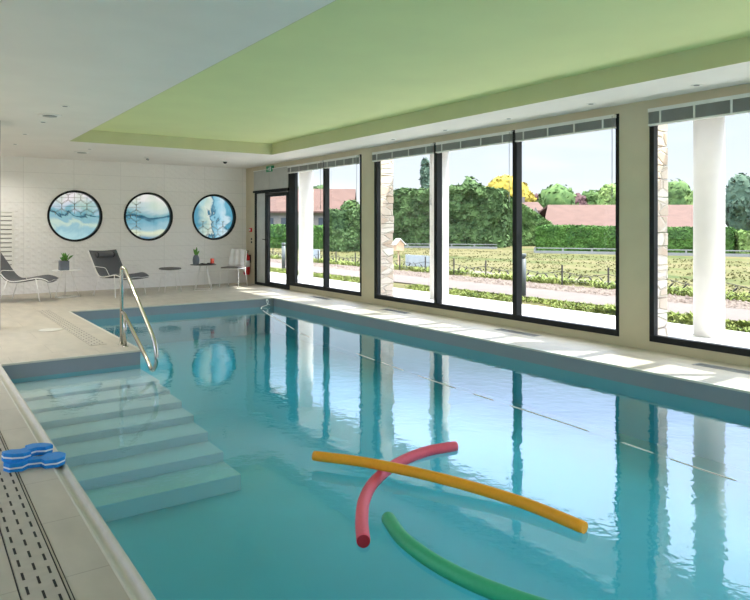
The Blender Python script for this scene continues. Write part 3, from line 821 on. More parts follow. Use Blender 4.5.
# exit sign
t = thing('exit_sign', 'green emergency exit sign mounted above the glass door', 'exit sign', (XW,14.56,2.742))
bm = bmx(); box(bm, -.05, 0, -.165, .165, 0, .14); obj('sign_box', bm, pbr('exit_green_face', (.01,.30,.13), .4), t, bevel=.004)
bm = bmx()   # running figure, arrow and door symbols
def qy(pts, x=-.0515):
    f = bm.faces.new([bm.verts.new((x, -a, b)) for a, b in pts])
qy([(.03,.02),(.09,.02),(.09,.12),(.03,.12)])
def bar(a, b, w=.007):
    a = Vector(a); b = Vector(b); d = (b-a).normalized(); n_ = Vector((-d.y, d.x))*w
    qy([a+n_, b+n_, b-n_, a-n_])
bar((-.02,.095),(-.035,.060),.010); bar((-.035,.060),(-.01,.042)); bar((-.01,.042),(-.012,.02)); bar((-.035,.060),(-.055,.045)); bar((-.055,.045),(-.075,.048))
bar((-.02,.092),(.005,.078)); bar((-.02,.092),(-.048,.082)); qy([(-.02,.104),(-.008,.104),(-.008,.120),(-.02,.120)])
bar((-.14,.07),(-.09,.07),.006); bar((-.10,.085),(-.088,.07),.006); bar((-.10,.055),(-.088,.07),.006)
obj('pictogram', bm, 'foam_white', t)

# ceiling fittings
dl = [((6.74,3.82),'recessed downlight in the white soffit nearest the right edge of view'),
      ((6.73,5.13),'recessed downlight in the soffit above the pillar between the right windows'),
      ((6.735,6.48),'recessed downlight in the soffit above the right pane of the middle window'),
      ((6.74,7.81),'recessed downlight in the soffit above the centre pane of the middle window'),
      ((6.74,9.15),'recessed downlight in the soffit above the left pane of the middle window'),
      ((1.57,8.91),'recessed downlight in the grey ceiling, closest to the camera on the left'),
      ((1.555,10.45),'recessed downlight behind the round air diffuser in the left ceiling'),
      ((1.52,11.98),'recessed downlight third in the row along the left ceiling'),
      ((1.56,13.55),'recessed downlight farthest in the row along the left ceiling'),
      ((2.83,13.6),'recessed downlight beside the far air diffuser before the white wall')]
first = None
for (x, y), l in dl:
    if first is None:
        first = t = thing('ceiling_downlight', l, 'ceiling light', (x,y,CH), 0, 'recessed downlights in the ceiling')
        bm = bmx(); lathe(bm, [(.032,-.004),(.050,-.006),(.056,-.003),(.056,-.0005)], 0, 0, 28); obj('trim_ring', bm, 'white_metal', t)
        bm = bmx(); lathe(bm, [(.005,-.0062),(.030,-.0065),(.031,-.001)], 0, 0, 20); obj('lamp_face', bm, 'vent', t)
    else:
        t = copy_tree(first); t['label'] = l; t.location = (x,y,CH)
for (x, y), l in (((1.53,9.74),'round white air diffuser in the left ceiling between two downlights'),((2.82,14.25),'round white air diffuser in the ceiling close to the white wall')):
    t = thing('air_diffuser', l, 'air vent', (x,y,CH), 0, 'round air diffusers')
    bm = bmx(); lathe(bm, [(.10,-.012),(.13,-.014),(.15,-.004),(.15,-.0005)], 0, 0, 32); obj('outer_ring', bm, 'white_metal', t)
    bm = bmx(); lathe(bm, [(.01,-.026),(.085,-.022),(.09,-.018),(.06,-.001)], 0, 0, 32); obj('centre_disc', bm, 'blind', t)
t = thing('motion_detector', 'small white motion detector on the ceiling above the middle round panel', 'detector', (4.15,14.5,CH))
bm = bmx(); lathe(bm, [(.02,-.045),(.04,-.035),(.055,-.01),(.055,-.0005)], 0, 0, 24); obj('housing', bm, 'white_metal', t)
bm = bmx(); tube(bm, [(0,-.02,-.045),(.03,-.06,-.06)], .022, 12); obj('sensor_head', bm, 'blind', t)
t = thing('security_camera', 'small black dome camera on the ceiling near the corner by the door', 'camera', (5.87,14.38,CH))
bm = bmx(); lathe(bm, [(.045,-.02),(.055,-.015),(.055,-.0005)], 0, 0, 24); obj('base', bm, 'blind_light', t)
bm = bmx(); lathe(bm, [(.006,-.062),(.025,-.056),(.040,-.04),(.045,-.02)], 0, 0, 24); obj('dome', bm, 'black', t)

# spots added to brighten the left deck and end wall; some have no fixture
for x, y, e_ in ((1.57,8.91,60),(1.555,10.45,60),(1.52,11.98,60),(1.56,13.55,60),(1.56,15.0,60),(.1,9,60),(.1,12,60)):
    l = bpy.data.lights.new('added_fill_spot', 'SPOT'); l.energy = e_*.5; l.spot_size = math.radians(150); l.spot_blend = 1; l.shadow_soft_size = .06; l.color = (1,.93,.84)
    lo = bpy.data.objects.new('added_fill_spot', l); COL.objects.link(lo); lo.location = (x,y,CH-.03)

# ------------------------------------------------------------------ pool toys
def noodle(label, pts, mat, dia=.072, endmat=None, rings=()):
    P = smooth_path(pts, 14)
    bm = bmx(); r = dia/2
    n = len(P); rs = [r]*n; rs[0] = r*.94; rs[-1] = r*.94
    tube(bm, P, rs, 24, mi=0, capmi=1)
    o = obj('pool_noodle', bm, [mat, endmat or mat]); tag(o, label, 'pool noodle', 'foam noodles floating in the pool')
    return o
zf = WL + .012
noodle('yellow foam pool noodle floating across the pink one', [(2.233,3.93,zf+.055),(2.46,3.60,zf+.055),(2.69,3.14,zf+.045),(2.86,2.67,zf+.025),(2.915,2.26,zf+.012)], 'yellow', dia=.066)
noodle('pink foam pool noodle curving beneath the yellow one', [(3.26,3.66,zf),(3.00,3.69,zf),(2.71,3.64,zf-.012),(2.43,3.49,zf-.018),(2.20,3.27,zf-.008),(2.02,3.03,zf),(1.89,2.82,zf)], 'pink', endmat='pink_dark')
noodle('green foam pool noodle floating at the bottom edge of view', [(2.15,2.97,zf),(2.07,2.72,zf),(2.05,2.45,zf),(2.08,2.20,zf),(2.16,1.94,zf),(2.28,1.67,zf),(2.45,1.42,zf)], 'green_foam', dia=.076)

# white floating cord tied at the far corner
bm = bmx()
cp = smooth_path([(5.92,12.28,-.05),(5.86,12.20,-.12),(5.62,11.95,WL),(5.15,10.2,WL),(4.80,8.7,WL),(4.62,7.0,WL),(4.50,5.6,WL),(4.42,4.25,WL),(4.35,3.0,WL),(4.30,2.1,WL),(4.28,.5,WL)], 40)
SEG = [(11.7,9.3),(8.9,8.5),(7.05,6.62),(6.45,5.95),(5.65,5.0),(4.72,4.45),(4.25,3.37),(3.03,2.78),(2.64,2.17),(1.9,1.2)]
prev = None
pts = []; rr = []
for p in cp:
    up_ = any(b_ < p.y < a_ for a_, b_ in SEG) or p.y > 11.9
    pts.append((p.x + .01*math.sin(p.y*2.1), p.y, p.z if p.y > 11.9 else WL)); rr.append(.0060 if up_ else .0003)
tube(bm, pts, rr, 8)
o = obj('floating_cord', bm, 'rope'); tag(o, 'thin white cord floating along the pool in front of the windows', 'cord')
bm = bmx()
tube(bm, fillet([(5.90,12.285,-.035),(5.84,12.20,-.055),(5.86,12.17,-.10),(5.93,12.21,-.13)], .03), .006, 8)
tube(bm, [(5.90,12.30,-.035),(5.90,12.27,-.035)], .016, 10)
o = obj('wall_hook', bm, 'rope'); tag(o, 'white hook with cord end at the far corner of the pool', 'hook')

# aqua dumbbell shaped foam pieces
def dumbbell(label, c, ang, z, tilt=0, L=.30):
    t = thing('foam_dumbbell', label, 'foam float', (c[0],c[1],z), 0, 'blue foam floats on the deck')
    t.rotation_euler = (0, tilt, ang)
    h = .094; b = .030; s_ = .052
    prof = []
    H = L/2
    for sx in (1, -1):
        cx = sx*(H-.065)
        if sx > 0: prof += [(cx-.062,-b),(cx-.038,-h*.78),(cx+.030,-h*.80),(cx+.068,-.030),(cx+.068,.030),(cx+.030,h*.80),(cx-.038,h*.78),(cx-.062,b)]
        else: prof += [(cx+.062,b),(cx+.038,h*.78),(cx-.030,h*.80),(cx-.068,.030),(cx-.068,-.030),(cx-.030,-h*.80),(cx+.038,-h*.78),(cx+.062,-b)]
    for nm, a, c_, m in (('blue_layer',0,.019,'blue'),('white_layer',.0192,.0288,'foam_white'),('blue_layer',.029,.050,'blue')):
        bm = bmx(); prism(bm, prof, a, c_); obj(nm, bm, m, t, bevel=.0015)
    return t
dumbbell('blue and white foam dumbbell lying flat on the deck, under the other', (.625,4.49), math.radians(-14), .001, 0, .325)
dumbbell('blue and white foam dumbbell resting its left end on the lower one', (.600,4.615), math.radians(44), .029, math.radians(7.5), .335)

# ------------------------------------------------------------------ outdoors
bm = bmx()
G = []
def gz(x, y): return -.03
vs = [bm.verts.new(p) for p in ((7.2,-60,-.03),(260,-60,-.03),(260,260,-.03),(7.2,260,-.03))]
bm.faces.new(vs)
bm.faces.new([bm.verts.new(p) for p in ((-60,-60,-.03),(-3.15,-60,-.03),(-3.15,60,-.03),(-60,60,-.03))])
bm.faces.new([bm.verts.new(p) for p in ((-3.15,-60,-.03),(7.2,-60,-.03),(7.2,-4.15,-.03),(-3.15,-4.15,-.03))])
struct('lawn_ground', bm, 'lawn')
bm = bmx(); box(bm, XO, 9.4, -8, 30, -.1, -.005); struct('terrace_slab', bm, 'terrace')
bm = bmx(); box(bm, 10.42, 11.9, -8, 60, -.1, .0); struct('garden_path', bm, 'path')
bm = bmx(); box(bm, 11.9, 13.25, -8, 60, -.1, -.012); struct('planting_bed', bm, 'soil')
bm = bmx(); box(bm, 14.2, 15.3, 9, 60, -.1, -.02); struct('gravel_path', bm, 'path')
# terrace canopy: solid outer strip, beams across an open gap by the wall
bm = bmx()
CY0, CY1 = -5, 19
box(bm, 7.95, 9.12, CY0, CY1, 3.10, 3.30)
y = 7.44 - .72*17
while y < CY1:
    box(bm, XO, 7.95, y-.05, y+.05, 3.11, 3.27); y += .72
struct('terrace_canopy', bm, 'column')
# columns
cl = ['round white terrace column seen through the rightmost window','round white terrace column behind the mullion of the middle window','round white terrace column seen through the window beside the door']
for i, yy in enumerate((4.76,10.26,15.74)):
    bm = bmx(); lathe(bm, [(.19,-.005),(.19,3.10)], 0, 0, 48)
    o = obj('terrace_column', bm, 'column'); o.location = (8.7,yy,0); tag(o, cl[i], 'column', 'round white terrace columns')
for i, (a, b) in enumerate(((4.66,4.95),(10.28,10.60),(13.3,13.6))):
    bm = bmx()
    if i < 2:
        rn = random.Random(i)
        z = 0
        while z < 3.05:
            h = rn.uniform(.13,.24); h = min(h, 3.09-z)
            dx = rn.uniform(-.012,.018)
            box(bm, XO, 7.58+dx, a, b, z, z+h-.008); z += h
        o = struct('wall_stone_pier', bm, 'stone', bevel=.008)

# bollards
bl = ['grey bollard beside the garden path seen through the middle window','grey bollard beside the path seen through the glass door']
for (x, y), l in zip(((10.50,9.70),(10.52,20.6)), bl):
    t = thing('garden_bollard', l, 'bollard', (x,y,-.03), 0, 'grey path bollards')
    bm = bmx(); lathe(bm, [(.065,0),(.065,.80)], 0, 0, 24); obj('post', bm, 'grey_metal', t)
    bm = bmx(); lathe(bm, [(.05,.80),(.05,.83),(.068,.832),(.068,.90),(.06,.905)], 0, 0, 24); obj('lamp_cap', bm, 'grey_metal', t)

# low ornamental fence: each span is one panel
sp = 1.36
y = 3.0; k = 0
proto = None
while y < 34:
    if proto is None:
        proto = t = thing('border_fence_panel', 'low iron border fence span with slanted leaf shapes beside the planting bed', 'fence', (13.5,y,-.03), 0, 'low iron border fence spans')
        bm = bmx(); box(bm, -.015, .015, -.015, .015, 0, .50); obj('post', bm, 'rust', t)
        bm = bmx()
        for zz in (.10,): tube(bm, [(0,.015,zz),(0,sp-.015,zz)], .006, 5)
        tube(bm, smooth_path([(0,.015,.34),(0,sp*.25,.29),(0,sp*.5,.24),(0,sp*.75,.29),(0,sp-.015,.34)], 4), .008, 5)
        obj('rail', bm, 'rust', t)
        for q in range(4):
            yy = .20 + q*.31; dr = -1 if q < 2 else 1
            bm = bmx()
            a = Vector((0, yy-.06*dr*-1, .16)); b = Vector((0, yy+.06*dr*-1, .27))
            tube(bm, [a, a.lerp(b,.5), b], [.006,.024,.006], 6)
            tube(bm, [b + Vector((0,.05,.0)), b + Vector((0,.05,.015)), b + Vector((0,.05,.03))], [.008,.02,.008], 8)
            obj('leaf_ornament', bm, 'rust', t)
    else:
        t = copy_tree(proto); t.location = (13.5,y,-.03)
    y += sp; k += 1
for (y0, y1), l in (((16.4,18.3),'low blue-grey board behind the iron fence, right of the birdhouse'),((24.2,25.6),'low pale board behind the iron fence seen through the window beside the door')):
    t = thing('low_board', l, 'board', (14.0, y0, -.03))
    L = y1-y0
    bm = bmx(); box(bm, 0, .04, 0, L, .12, .50); obj('panel', bm, 'fence_board', t)
    for yy in (.1, L-.1):
        bm = bmx(); box(bm, -.02, 0, yy-.02, yy+.02, 0, .50); obj('post', bm, 'fence_board', t)

# birdhouse
t = thing('birdhouse', 'small wooden birdhouse on a post in the meadow', 'birdhouse', (15.2,20.3,-.03), math.radians(-100))
bm = bmx(); box(bm, -.02, .02, -.02, .02, 0, .55); obj('post', bm, 'wood', t)
bm = bmx()
vs = [(-.16,.55),(.16,.55),(.16,.80),(0,.97),(-.16,.80)]
a = [bm.verts.new((-.15,y_,z_)) for y_, z_ in vs]; b = [bm.verts.new((.15,y_,z_)) for y_, z_ in vs]
for i in range(5): bm.faces.new((a[i],a[(i+1)%5],b[(i+1)%5],b[i]))
bm.faces.new(a); bm.faces.new(b)
obj('house_box', bm, 'wood', t)
bm = bmx()
for sg in (1,-1):
    v4 = [bm.verts.new(p) for p in ((-.20,0,.985),(.20,0,.985),(.20,.22*sg,.76),(-.20,.22*sg,.76),(-.20,0,1.01),(.20,0,1.01),(.20,.235*sg,.78),(-.20,.235*sg,.78))]
    for f in ((0,1,2,3),(4,7,6,5),(0,4,5,1),(1,5,6,2),(2,6,7,3),(3,7,4,0)): bm.faces.new([v4[i_] for i_ in f])
obj('pitched_roof', bm, pbr('pale_zinc_roof', (.62,.62,.60), .5), t)

# grass strip, ground cover, stones
def tufts(name, label, cat, mat, region, n, hmin, hmax, wd, seed, lobes=5):
    rn = random.Random(seed); bm = bmx()
    for i in range(n):
        x = rn.uniform(region[0], region[1]); y = region[2] + (region[3]-region[2])*rn.random()**1.5
        if noise.noise(Vector((x*.9, y*.7, seed))) < -.12: continue
        h = rn.uniform(hmin, hmax)
        for j in range(lobes):
            a = rn.uniform(0, 2*PI); l = h*rn.uniform(.6,1.1)
            d = Vector((math.cos(a)*.6, math.sin(a)*.6, 1)).normalized(); s_ = Vector((-math.sin(a), math.cos(a), 0))*wd*rn.uniform(.6,1.3)
            b0 = Vector((x,y,-.03)); m_ = b0+d*l*.55
            v = [bm.verts.new(p) for p in (b0, m_+s_, b0+d*l+Vector((math.cos(a),math.sin(a),-.3))*l*.3, m_-s_)]
            bm.faces.new(v)
    o = obj(name, bm, mat, normals=False); tag(o, label, cat, kind='stuff'); return o
tufts('grass_strip', 'green grass and weeds growing between the terrace and the path', 'grass', 'f_herb', (9.42,10.38,0,40), 9000, .04, .10, .012, 1, 4)
tufts('leafy_plants', 'leafy low plants along the edge of the terrace', 'plants', 'f_herb', (9.5,10.1,2.5,7.2), 420, .10, .20, .035, 2, 9)
tufts('meadow_grass', 'tall unmown grass growing behind the low iron fence', 'grass', 'f_herb', (13.3,14.1,2,50), 6500, .08, .26, .012, 5, 5)
tufts('meadow_clumps', 'sparse clumps of taller grass dotted over the open meadow', 'grass', 'f_meadow', (14.2,28,4,40), 8000, .03, .09, .022, 8, 4)
bm = bmx(); rn = random.Random(11)
for i in range(2600):
    x = rn.uniform(11.95,13.2); y = 2+38*rn.random()**1.4; r_ = rn.uniform(.018,.05)
    R = Matrix.Rotation(rn.uniform(0,6), 4, 'Z')
    c = Vector((x,y,-.012+r_*.3))
    vs = [bm.verts.new(c + R @ Vector(p)*r_*rn.uniform(.7,1.3)) for p in ((1,0,0),(-1,0,0),(0,1,0),(0,-1,0),(0,0,.7),(0,0,-.6))]
    for f in ((0,2,4),(2,1,4),(1,3,4),(3,0,4)): bm.faces.new([vs[k_] for k_ in f])
o = obj('bed_stones', bm, 'rock'); tag(o, 'pinkish stones and bark scattered over the planting bed', 'stones', kind='stuff')

# foliage
def leaves_on(bm, pts_fn, n, size, rn):
    for i in range(n):
        p, nrm = pts_fn()
        d = (nrm + Vector((rn.uniform(-1,1),rn.uniform(-1,1),rn.uniform(-1,1)))*.8).normalized()
        a = Vector((rn.uniform(-1,1),rn.uniform(-1,1),rn.uniform(-1,1))); s_ = d.cross(a)
        if s_.length < .01: continue
        s_.normalize(); u_ = d.cross(s_); k = size*rn.uniform(.5,1.3)
        c = p + nrm*rn.uniform(-.3,.9)*size
        bm.faces.new([bm.verts.new(c+q_) for q_ in (s_*k, u_*k*.6, -s_*k, -u_*k*.6)])
def blob(bm, c, r, seed, sub=3, amp=.22):
    b2 = bmesh.new(); bmesh.ops.create_icosphere(b2, subdivisions=sub, radius=1)
    mp = {}
    for v in b2.verts:
        n_ = noise.fractal(v.co*2.2+Vector((seed,seed*.7,0)), 1.0, 2.0, 3)
        q_ = v.co*(1+amp*n_)
        mp[v.index] = bm.verts.new((c[0]+q_.x*r[0], c[1]+q_.y*r[1], c[2]+q_.z*r[2]))
    for f in b2.faces: bm.faces.new([mp[v.index] for v in f.verts]).smooth = True
    b2.free()
def tree(name, label, x, y, h, w, mat, seed, crown_from=.25, n=2600, leaf=.16, shape='round', group='trees beyond the meadow'):
    rn = random.Random(seed)
    t = thing(name, label, 'tree', (x,y,-.03), 0, group)
    bm = bmx(); tube(bm, [(0,0,0),(.05,.02,h*.35),(0,0,h*.7)], [w*.05+.05,w*.035+.04,.04], 8); obj('trunk', bm, 'trunk', t)
    bm = bmx(); lobes = []
    zc0 = h*crown_from
    for i in range(11 if shape != 'cone' else 8):
        if shape == 'cone':
            k = i/7; z = zc0 + (h-zc0)*k*.92; rr = w*.5*(1-.8*k)+.15; lobes.append(((rn.uniform(-.1,.1)*w, rn.uniform(-.1,.1)*w, z), (rr,rr,(h-zc0)*.16)))
        else:
            a = rn.uniform(0,2*PI); k = rn.random(); z = zc0 + (h-zc0)*(.22+.58*k); rad = w*.5*math.sin(PI*(.25+.62*k))
            q_ = rn.uniform(.3,.62)*rad; rr = w*.5*rn.uniform(.36,.52)
            lobes.append(((math.cos(a)*q_, math.sin(a)*q_, z), (rr,rr,rr*.8)))
    if shape != 'cone': lobes.append(((0,0,zc0+(h-zc0)*.5),(w*.40,w*.40,(h-zc0)*.42)))
    for i, (c, r_) in enumerate(lobes): blob(bm, c, r_, seed+i*3.3)
    def fn():
        c, r_ = rn.choice(lobes)
        d = Vector((rn.gauss(0,1),rn.gauss(0,1),rn.gauss(0,1))).normalized()
        return Vector((c[0]+d.x*r_[0], c[1]+d.y*r_[1], c[2]+d.z*r_[2])), d
    leaves_on(bm, fn, n, leaf, rn)
    obj('crown', bm, mat, t, normals=False)
    return t
def ray(u, dist):   # bearing of a view direction measured on the ground, for setting out the far trees
    t_ = (u-375)/670.; d = Vector((.571+.821*t_, .821-.571*t_)); d = d*dist
    return d.x, d.y
F_ = 670.
def zt(v, d): return 1.45 + (226-v)*d/F_
def put_tree(name, label, u, vtop, wpx, d, mat, seed, **kw):
    x, y = ray(u, d); tree(name, label, x, y, zt(vtop, d)+.03, wpx*d/F_, mat, seed, **kw)
put_tree('tree', 'large round green tree above the long pink roof', 557, 181, 46, 82, 'f_mid', 21, leaf=.3, n=3500, crown_from=.1)
put_tree('tree', 'green tree right of the large round one above the pink roof', 592, 188, 34, 104, 'f_mid', 22, leaf=.3, crown_from=.1)
put_tree('tree', 'dark purple tree between green trees above the pink roof', 577, 191, 24, 92, 'f_purple', 23, leaf=.28, crown_from=.1)
put_tree('tree', 'pale olive tree at the right edge of the middle window', 612, 180, 34, 72, 'f_light', 24, leaf=.22, crown_from=.1)
put_tree('tree', 'purple tree beside the golden tree behind the white gable', 536, 192, 22, 92, 'f_purple', 25, leaf=.26, crown_from=.1)
put_tree('tree', 'golden yellow tree behind the right end of the tall hedge', 508, 172, 56, 88, 'f_yellow', 26, leaf=.24, n=4200, crown_from=.15)
put_tree('tree', 'dark round tree rising above the tall hedge left of the golden one', 470, 173, 32, 62, 'f_dark', 27, leaf=.28, crown_from=.15)
put_tree('conifer_tree', 'slender blue-green conifer rising above the hedge, left of the white column', 427, 165, 15, 62, 'f_grey', 28, leaf=.22, shape='cone', crown_from=.1)
put_tree('tree', 'tree beyond the pink roof seen left of the white column in the right window', 676, 176, 38, 76, 'f_mid', 29, leaf=.26, crown_from=.1)
put_tree('tree', 'light green tree just behind the white column in the right window', 700, 183, 30, 70, 'f_light', 30, leaf=.2, crown_from=.1)
put_tree('tree', 'tall dark blue-green tree at the right edge of view', 741, 170, 36, 44, 'f_grey', 31, leaf=.2, n=3600, crown_from=.08)
put_tree('tree', 'green tree right of the pink house beside the first pillar', 352, 197, 28, 52, 'f_mid', 32, leaf=.2, n=3200, crown_from=.05)
put_tree('tree', 'distant green tree behind the pink roofed house by the mullion', 318, 183, 42, 92, 'f_dark', 33, leaf=.35, crown_from=.1)
put_tree('tree', 'distant dark tree behind the left end of the pink roofed house', 293, 181, 34, 96, 'f_dark', 34, leaf=.35, crown_from=.1)

def hedge(name, label, a, b, depth, h0, h1, mat, seed, n, leaf, amp=.25, cat='hedge', bulge=.2):
    rn = random.Random(seed)
    a = Vector(a); b = Vector(b); L = (b-a).length
    o = thing(name, label, cat, (a.x,a.y,-.03), math.atan2(b.y-a.y, b.x-a.x))
    bm = bmx(); N = max(8, int(L/.5)); K = 10
    rows = []
    def hh(s_): return (h0+(h1-h0)*s_/L)*(1+amp*noise.fractal(Vector((s_*.35,seed,0)),1,2,3))
    def off(s_, z): return bulge*noise.fractal(Vector((s_*.8,z*.8,seed*2.1)),1,2,3)
    for i in range(N+1):
        s_ = L*i/N; H_ = hh(s_); row = []
        for k in range(K+1):
            z = H_*k/K; row.append(bm.verts.new((s_, -depth/2*(1 if k < K else .75)+off(s_,z), z)))
        for k in range(K, -1, -1):
            z = H_*k/K; row.append(bm.verts.new((s_, depth/2*(1 if k < K else .75)+off(s_,z+9), z)))
        rows.append(row)
    for r0, r1 in zip(rows, rows[1:]):
        for k in range(len(r0)-1): bm.faces.new((r0[k], r1[k], r1[k+1], r0[k+1]))
    bm.faces.new(rows[0]); bm.faces.new(list(reversed(rows[-1])))
    def fn():
        s_ = rn.uniform(0,L); H_ = hh(s_); q_ = rn.random()
        if q_ < .62: z = rn.uniform(0,H_); return Vector((s_, -depth/2+off(s_,z), z)), Vector((0,-1,.2)).normalized()
        if q_ < .94: return Vector((s_, rn.uniform(-.5,.5)*depth*.8, H_)), Vector((0,0,1))
        e_ = rn.choice((0,L)); return Vector((e_, rn.uniform(-.5,.5)*depth, rn.uniform(0,hh(e_)))), Vector((1 if e_ else -1,0,0))
    leaves_on(bm, fn, n, leaf, rn)
    obj('foliage', bm, mat, o, normals=False)
    return o
def hp(u, d): return ray(u, d)
# order of endpoints keeps the -y local side facing the pool
hedge('tall_hedge', 'tall loose dark green hedge filling the left half of the middle window', hp(372,50), hp(505,47), 2.6, 4.0, 4.0, 'f_dark', 41, 15000, .20, .10, bulge=.7)
hedge('tall_hedge', 'lighter green shrub bank between the tall hedge and the clipped one', hp(509,50.5), hp(548,50.5), 2.0, 3.5, 1.6, 'f_mid', 42, 4200, .17, .08, bulge=.5)
hedge('clipped_hedge', 'low clipped green hedge below the long pink roof', hp(540,38.6), hp(733,34), 1.6, 1.42, 1.30, 'f_hedge', 43, 16000, .10, .04, bulge=.12)
hedge('clipped_hedge', 'yellow-green shrub bank at the right edge of view', hp(737,33.5), hp(800,33), 1.8, 1.15, 1.3, 'f_light', 44, 4200, .11, .15, bulge=.3)
hedge('dark_shrub', 'dark round shrub in front of the pink house seen beside the first pillar', hp(329,40), hp(376,40), 2.4, 2.3, 2.6, 'f_dark', 45, 4500, .15, .12, cat='shrub', bulge=.4)
hedge('clipped_hedge', 'low hedge in front of the pink house seen through the door', hp(240,48), hp(326,44), 1.5, 1.5, 1.35, 'f_hedge', 46, 6000, .13, .05, bulge=.15)
# kerbs below the hedges
for (a, b), l in (((hp(365,46.0),hp(497,43.2)),'grey kerb line along the foot of the tall hedge'),((hp(534,36.6),hp(800,31.2)),'grey kerb line along the foot of the clipped hedge')):
    a = Vector(a); b = Vector(b); L = (b-a).length
    bm = bmx(); box(bm, 0, L, -.06, .06, 0, .14); box(bm, 0, L, -.03, .03, .26, .31)
    k = .0
    while k < L: box(bm, k, k+.08, -.03, .03, .14, .26); k += 1.5
    o = obj('kerb_rail', bm, 'kerb'); o.location = (a.x,a.y,-.03); o.rotation_euler = (0,0,math.atan2(b.y-a.y,b.x-a.x)); tag(o, l, 'kerb')

# houses
def house(label, u0, u1, d, v_eave, v_ridge, depth, chimney=None, wallh=None, wins_=0, inset0=.0):
    a = Vector(ray(u0, d)); b = Vector(ray(u1, d)); L = (b-a).length; ang = math.atan2(b.y-a.y, b.x-a.x)
    t = thing('house', label, 'house', (a.x,a.y,-.03), ang)
    ze, zr = zt(v_eave, d), zt(v_ridge, d+depth/2)
    bm = bmx(); box(bm, .3, L-.3, .3, depth-.3, 0, ze)
    for x in (.3, L-.3):
        f = bm.faces.new([bm.verts.new(p) for p in ((x,.3,ze),(x,depth-.3,ze),(x,depth/2,zr-.08))])
    obj('walls', bm, 'house_wall', t)
    bm = bmx()
    for sg in (0, 1):
        y0 = -.2 if sg == 0 else depth+.2
        P0 = [(-.2,y0,ze-.05),(L+.2,y0,ze-.05),(L+.2,depth/2,zr),(-.2+inset0,depth/2,zr)]
        v = [bm.verts.new(p) for p in P0] + [bm.verts.new((p[0],p[1],p[2]+.14)) for p in P0]
        for f in ((0,1,2,3),(4,7,6,5),(0,4,5,1),(1,5,6,2),(2,6,7,3),(3,7,4,0)): bm.faces.new([v[i_] for i_ in f])
    obj('tiled_roof', bm, 'tile_roof', t)
    for i in range(wins_):
        x = L*(i+.5)/wins_
        bm = bmx(); box(bm, x-.5, x+.5, .24, .299, ze-1.5, ze-.5); obj('house_window', bm, 'window_dark', t)
    if chimney:
        bm = bmx(); box(bm, chimney-.35, chimney+.35, depth/2-.3, depth/2+.3, zr-.5, zr+.7); obj('chimney', bm, 'house_wall', t)
    return t
house('long low house with a broad pink tiled roof behind the clipped hedge', 545, 716, 55, 228, 206, 9, inset0=1.6)
house('small house with a white gable and pink roof left of the long roof', 503, 543, 72, 211, 203, 6, chimney=2.6)
house('white house with a pink tiled roof seen through the window beside the door', 258, 352, 60, 212, 190, 9, chimney=3.5, wins_=5)

# ------------------------------------------------------------------ light
w = bpy.data.worlds.new('sky'); SC.world = w; w.use_nodes = True
nt = w.node_tree
for n in list(nt.nodes): nt.nodes.remove(n)
out = nt.nodes.new('ShaderNodeOutputWorld'); bg = nt.nodes.new('ShaderNodeBackground')
tc = nt.nodes.new('ShaderNodeTexCoord')
sp_ = nt.nodes.new('ShaderNodeSeparateXYZ'); nt.links.new(tc.outputs['Generated'], sp_.inputs[0])
r = nt.nodes.new('ShaderNodeValToRGB'); e = r.color_ramp.elements
e[0].position = 0; e[0].color = (.15,.16,.17,1); e[1].position = 1; e[1].color = (.90,.87,.82,1)
for p_, c_ in ((.02,(.145,.150,.158)),(.10,(.133,.143,.161)),(.20,(.124,.139,.168)),(.30,(.42,.50,.76)),(.48,(.62,.68,.84)),(.62,(.80,.82,.84))):
    k = e.new(p_); k.color = (*c_,1)
nt.links.new(sp_.outputs['Z'], r.inputs[0])
mp = nt.nodes.new('ShaderNodeMapping'); mp.inputs['Scale'].default_value = (1.6,1.6,5.5); nt.links.new(tc.outputs['Generated'], mp.inputs[0])
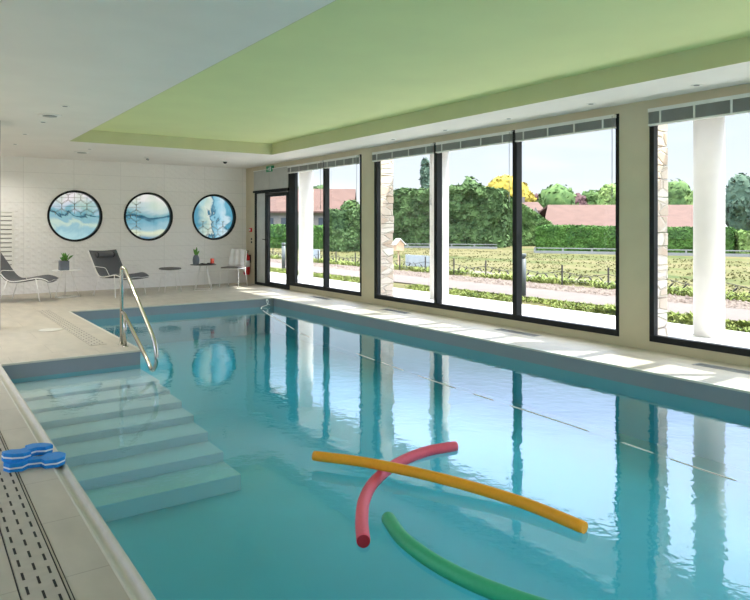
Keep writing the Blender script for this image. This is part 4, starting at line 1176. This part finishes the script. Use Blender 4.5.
nz = nt.nodes.new('ShaderNodeTexNoise'); nz.inputs['Scale'].default_value = 1.7; nz.inputs['Detail'].default_value = 6; nz.inputs['Distortion'].default_value = .3; nt.links.new(mp.outputs[0], nz.inputs[0])
r2 = nt.nodes.new('ShaderNodeValToRGB'); r2.color_ramp.elements[0].position = .50; r2.color_ramp.elements[1].position = .72; nt.links.new(nz.outputs['Fac'], r2.inputs[0])
cf = nt.nodes.new('ShaderNodeMath'); cf.operation = 'MULTIPLY'; cf.inputs[1].default_value = .42; nt.links.new(r2.outputs[0], cf.inputs[0])
hs = nt.nodes.new('ShaderNodeMix'); hs.data_type = 'RGBA'; hs.blend_type = 'ADD'
nt.links.new(cf.outputs[0], hs.inputs[0]); nt.links.new(r.outputs[0], hs.inputs[6])
ml = nt.nodes.new('ShaderNodeMix'); ml.data_type = 'RGBA'; ml.blend_type = 'MULTIPLY'; ml.inputs[0].default_value = 1
nt.links.new(r.outputs[0], ml.inputs[6]); ml.inputs[7].default_value = (.55,.42,.25,1); nt.links.new(ml.outputs[2], hs.inputs[7])
nt.links.new(hs.outputs[2], bg.inputs[0]); bg.inputs[1].default_value = 2.75
nt.links.new(bg.outputs[0], out.inputs[0])
sl = bpy.data.lights.new('sun', 'SUN'); sl.energy = 3.3; sl.angle = .0095; sl.color = (1,.97,.93)
so = bpy.data.objects.new('sun', sl); COL.objects.link(so); so.location = (20,-10,30)
so.rotation_euler = Vector((-.43,.30,-1)).to_track_quat('-Z','Y').to_euler()

# camera ------------------------------------------------------------------
cd = bpy.data.cameras.new('camera'); co = bpy.data.objects.new('camera', cd); COL.objects.link(co)
cd.sensor_fit = 'HORIZONTAL'; cd.sensor_width = 36; cd.lens = 36*670/750
cd.shift_y = -(300-226)/750
cd.clip_start = .05; cd.clip_end = 600
co.location = (0,0,1.45)
co.rotation_euler = (PI/2, 0, -math.atan2(.571,.821))
SC.camera = co
SC.view_settings.view_transform = 'Standard'; SC.view_settings.look = 'None'
SC.view_settings.gamma = 1; SC.view_settings.exposure = 1.42; SC.view_settings.use_curve_mapping = False
SC.cycles.max_bounces = 12; SC.cycles.diffuse_bounces = 6; SC.cycles.transparent_max_bounces = 24
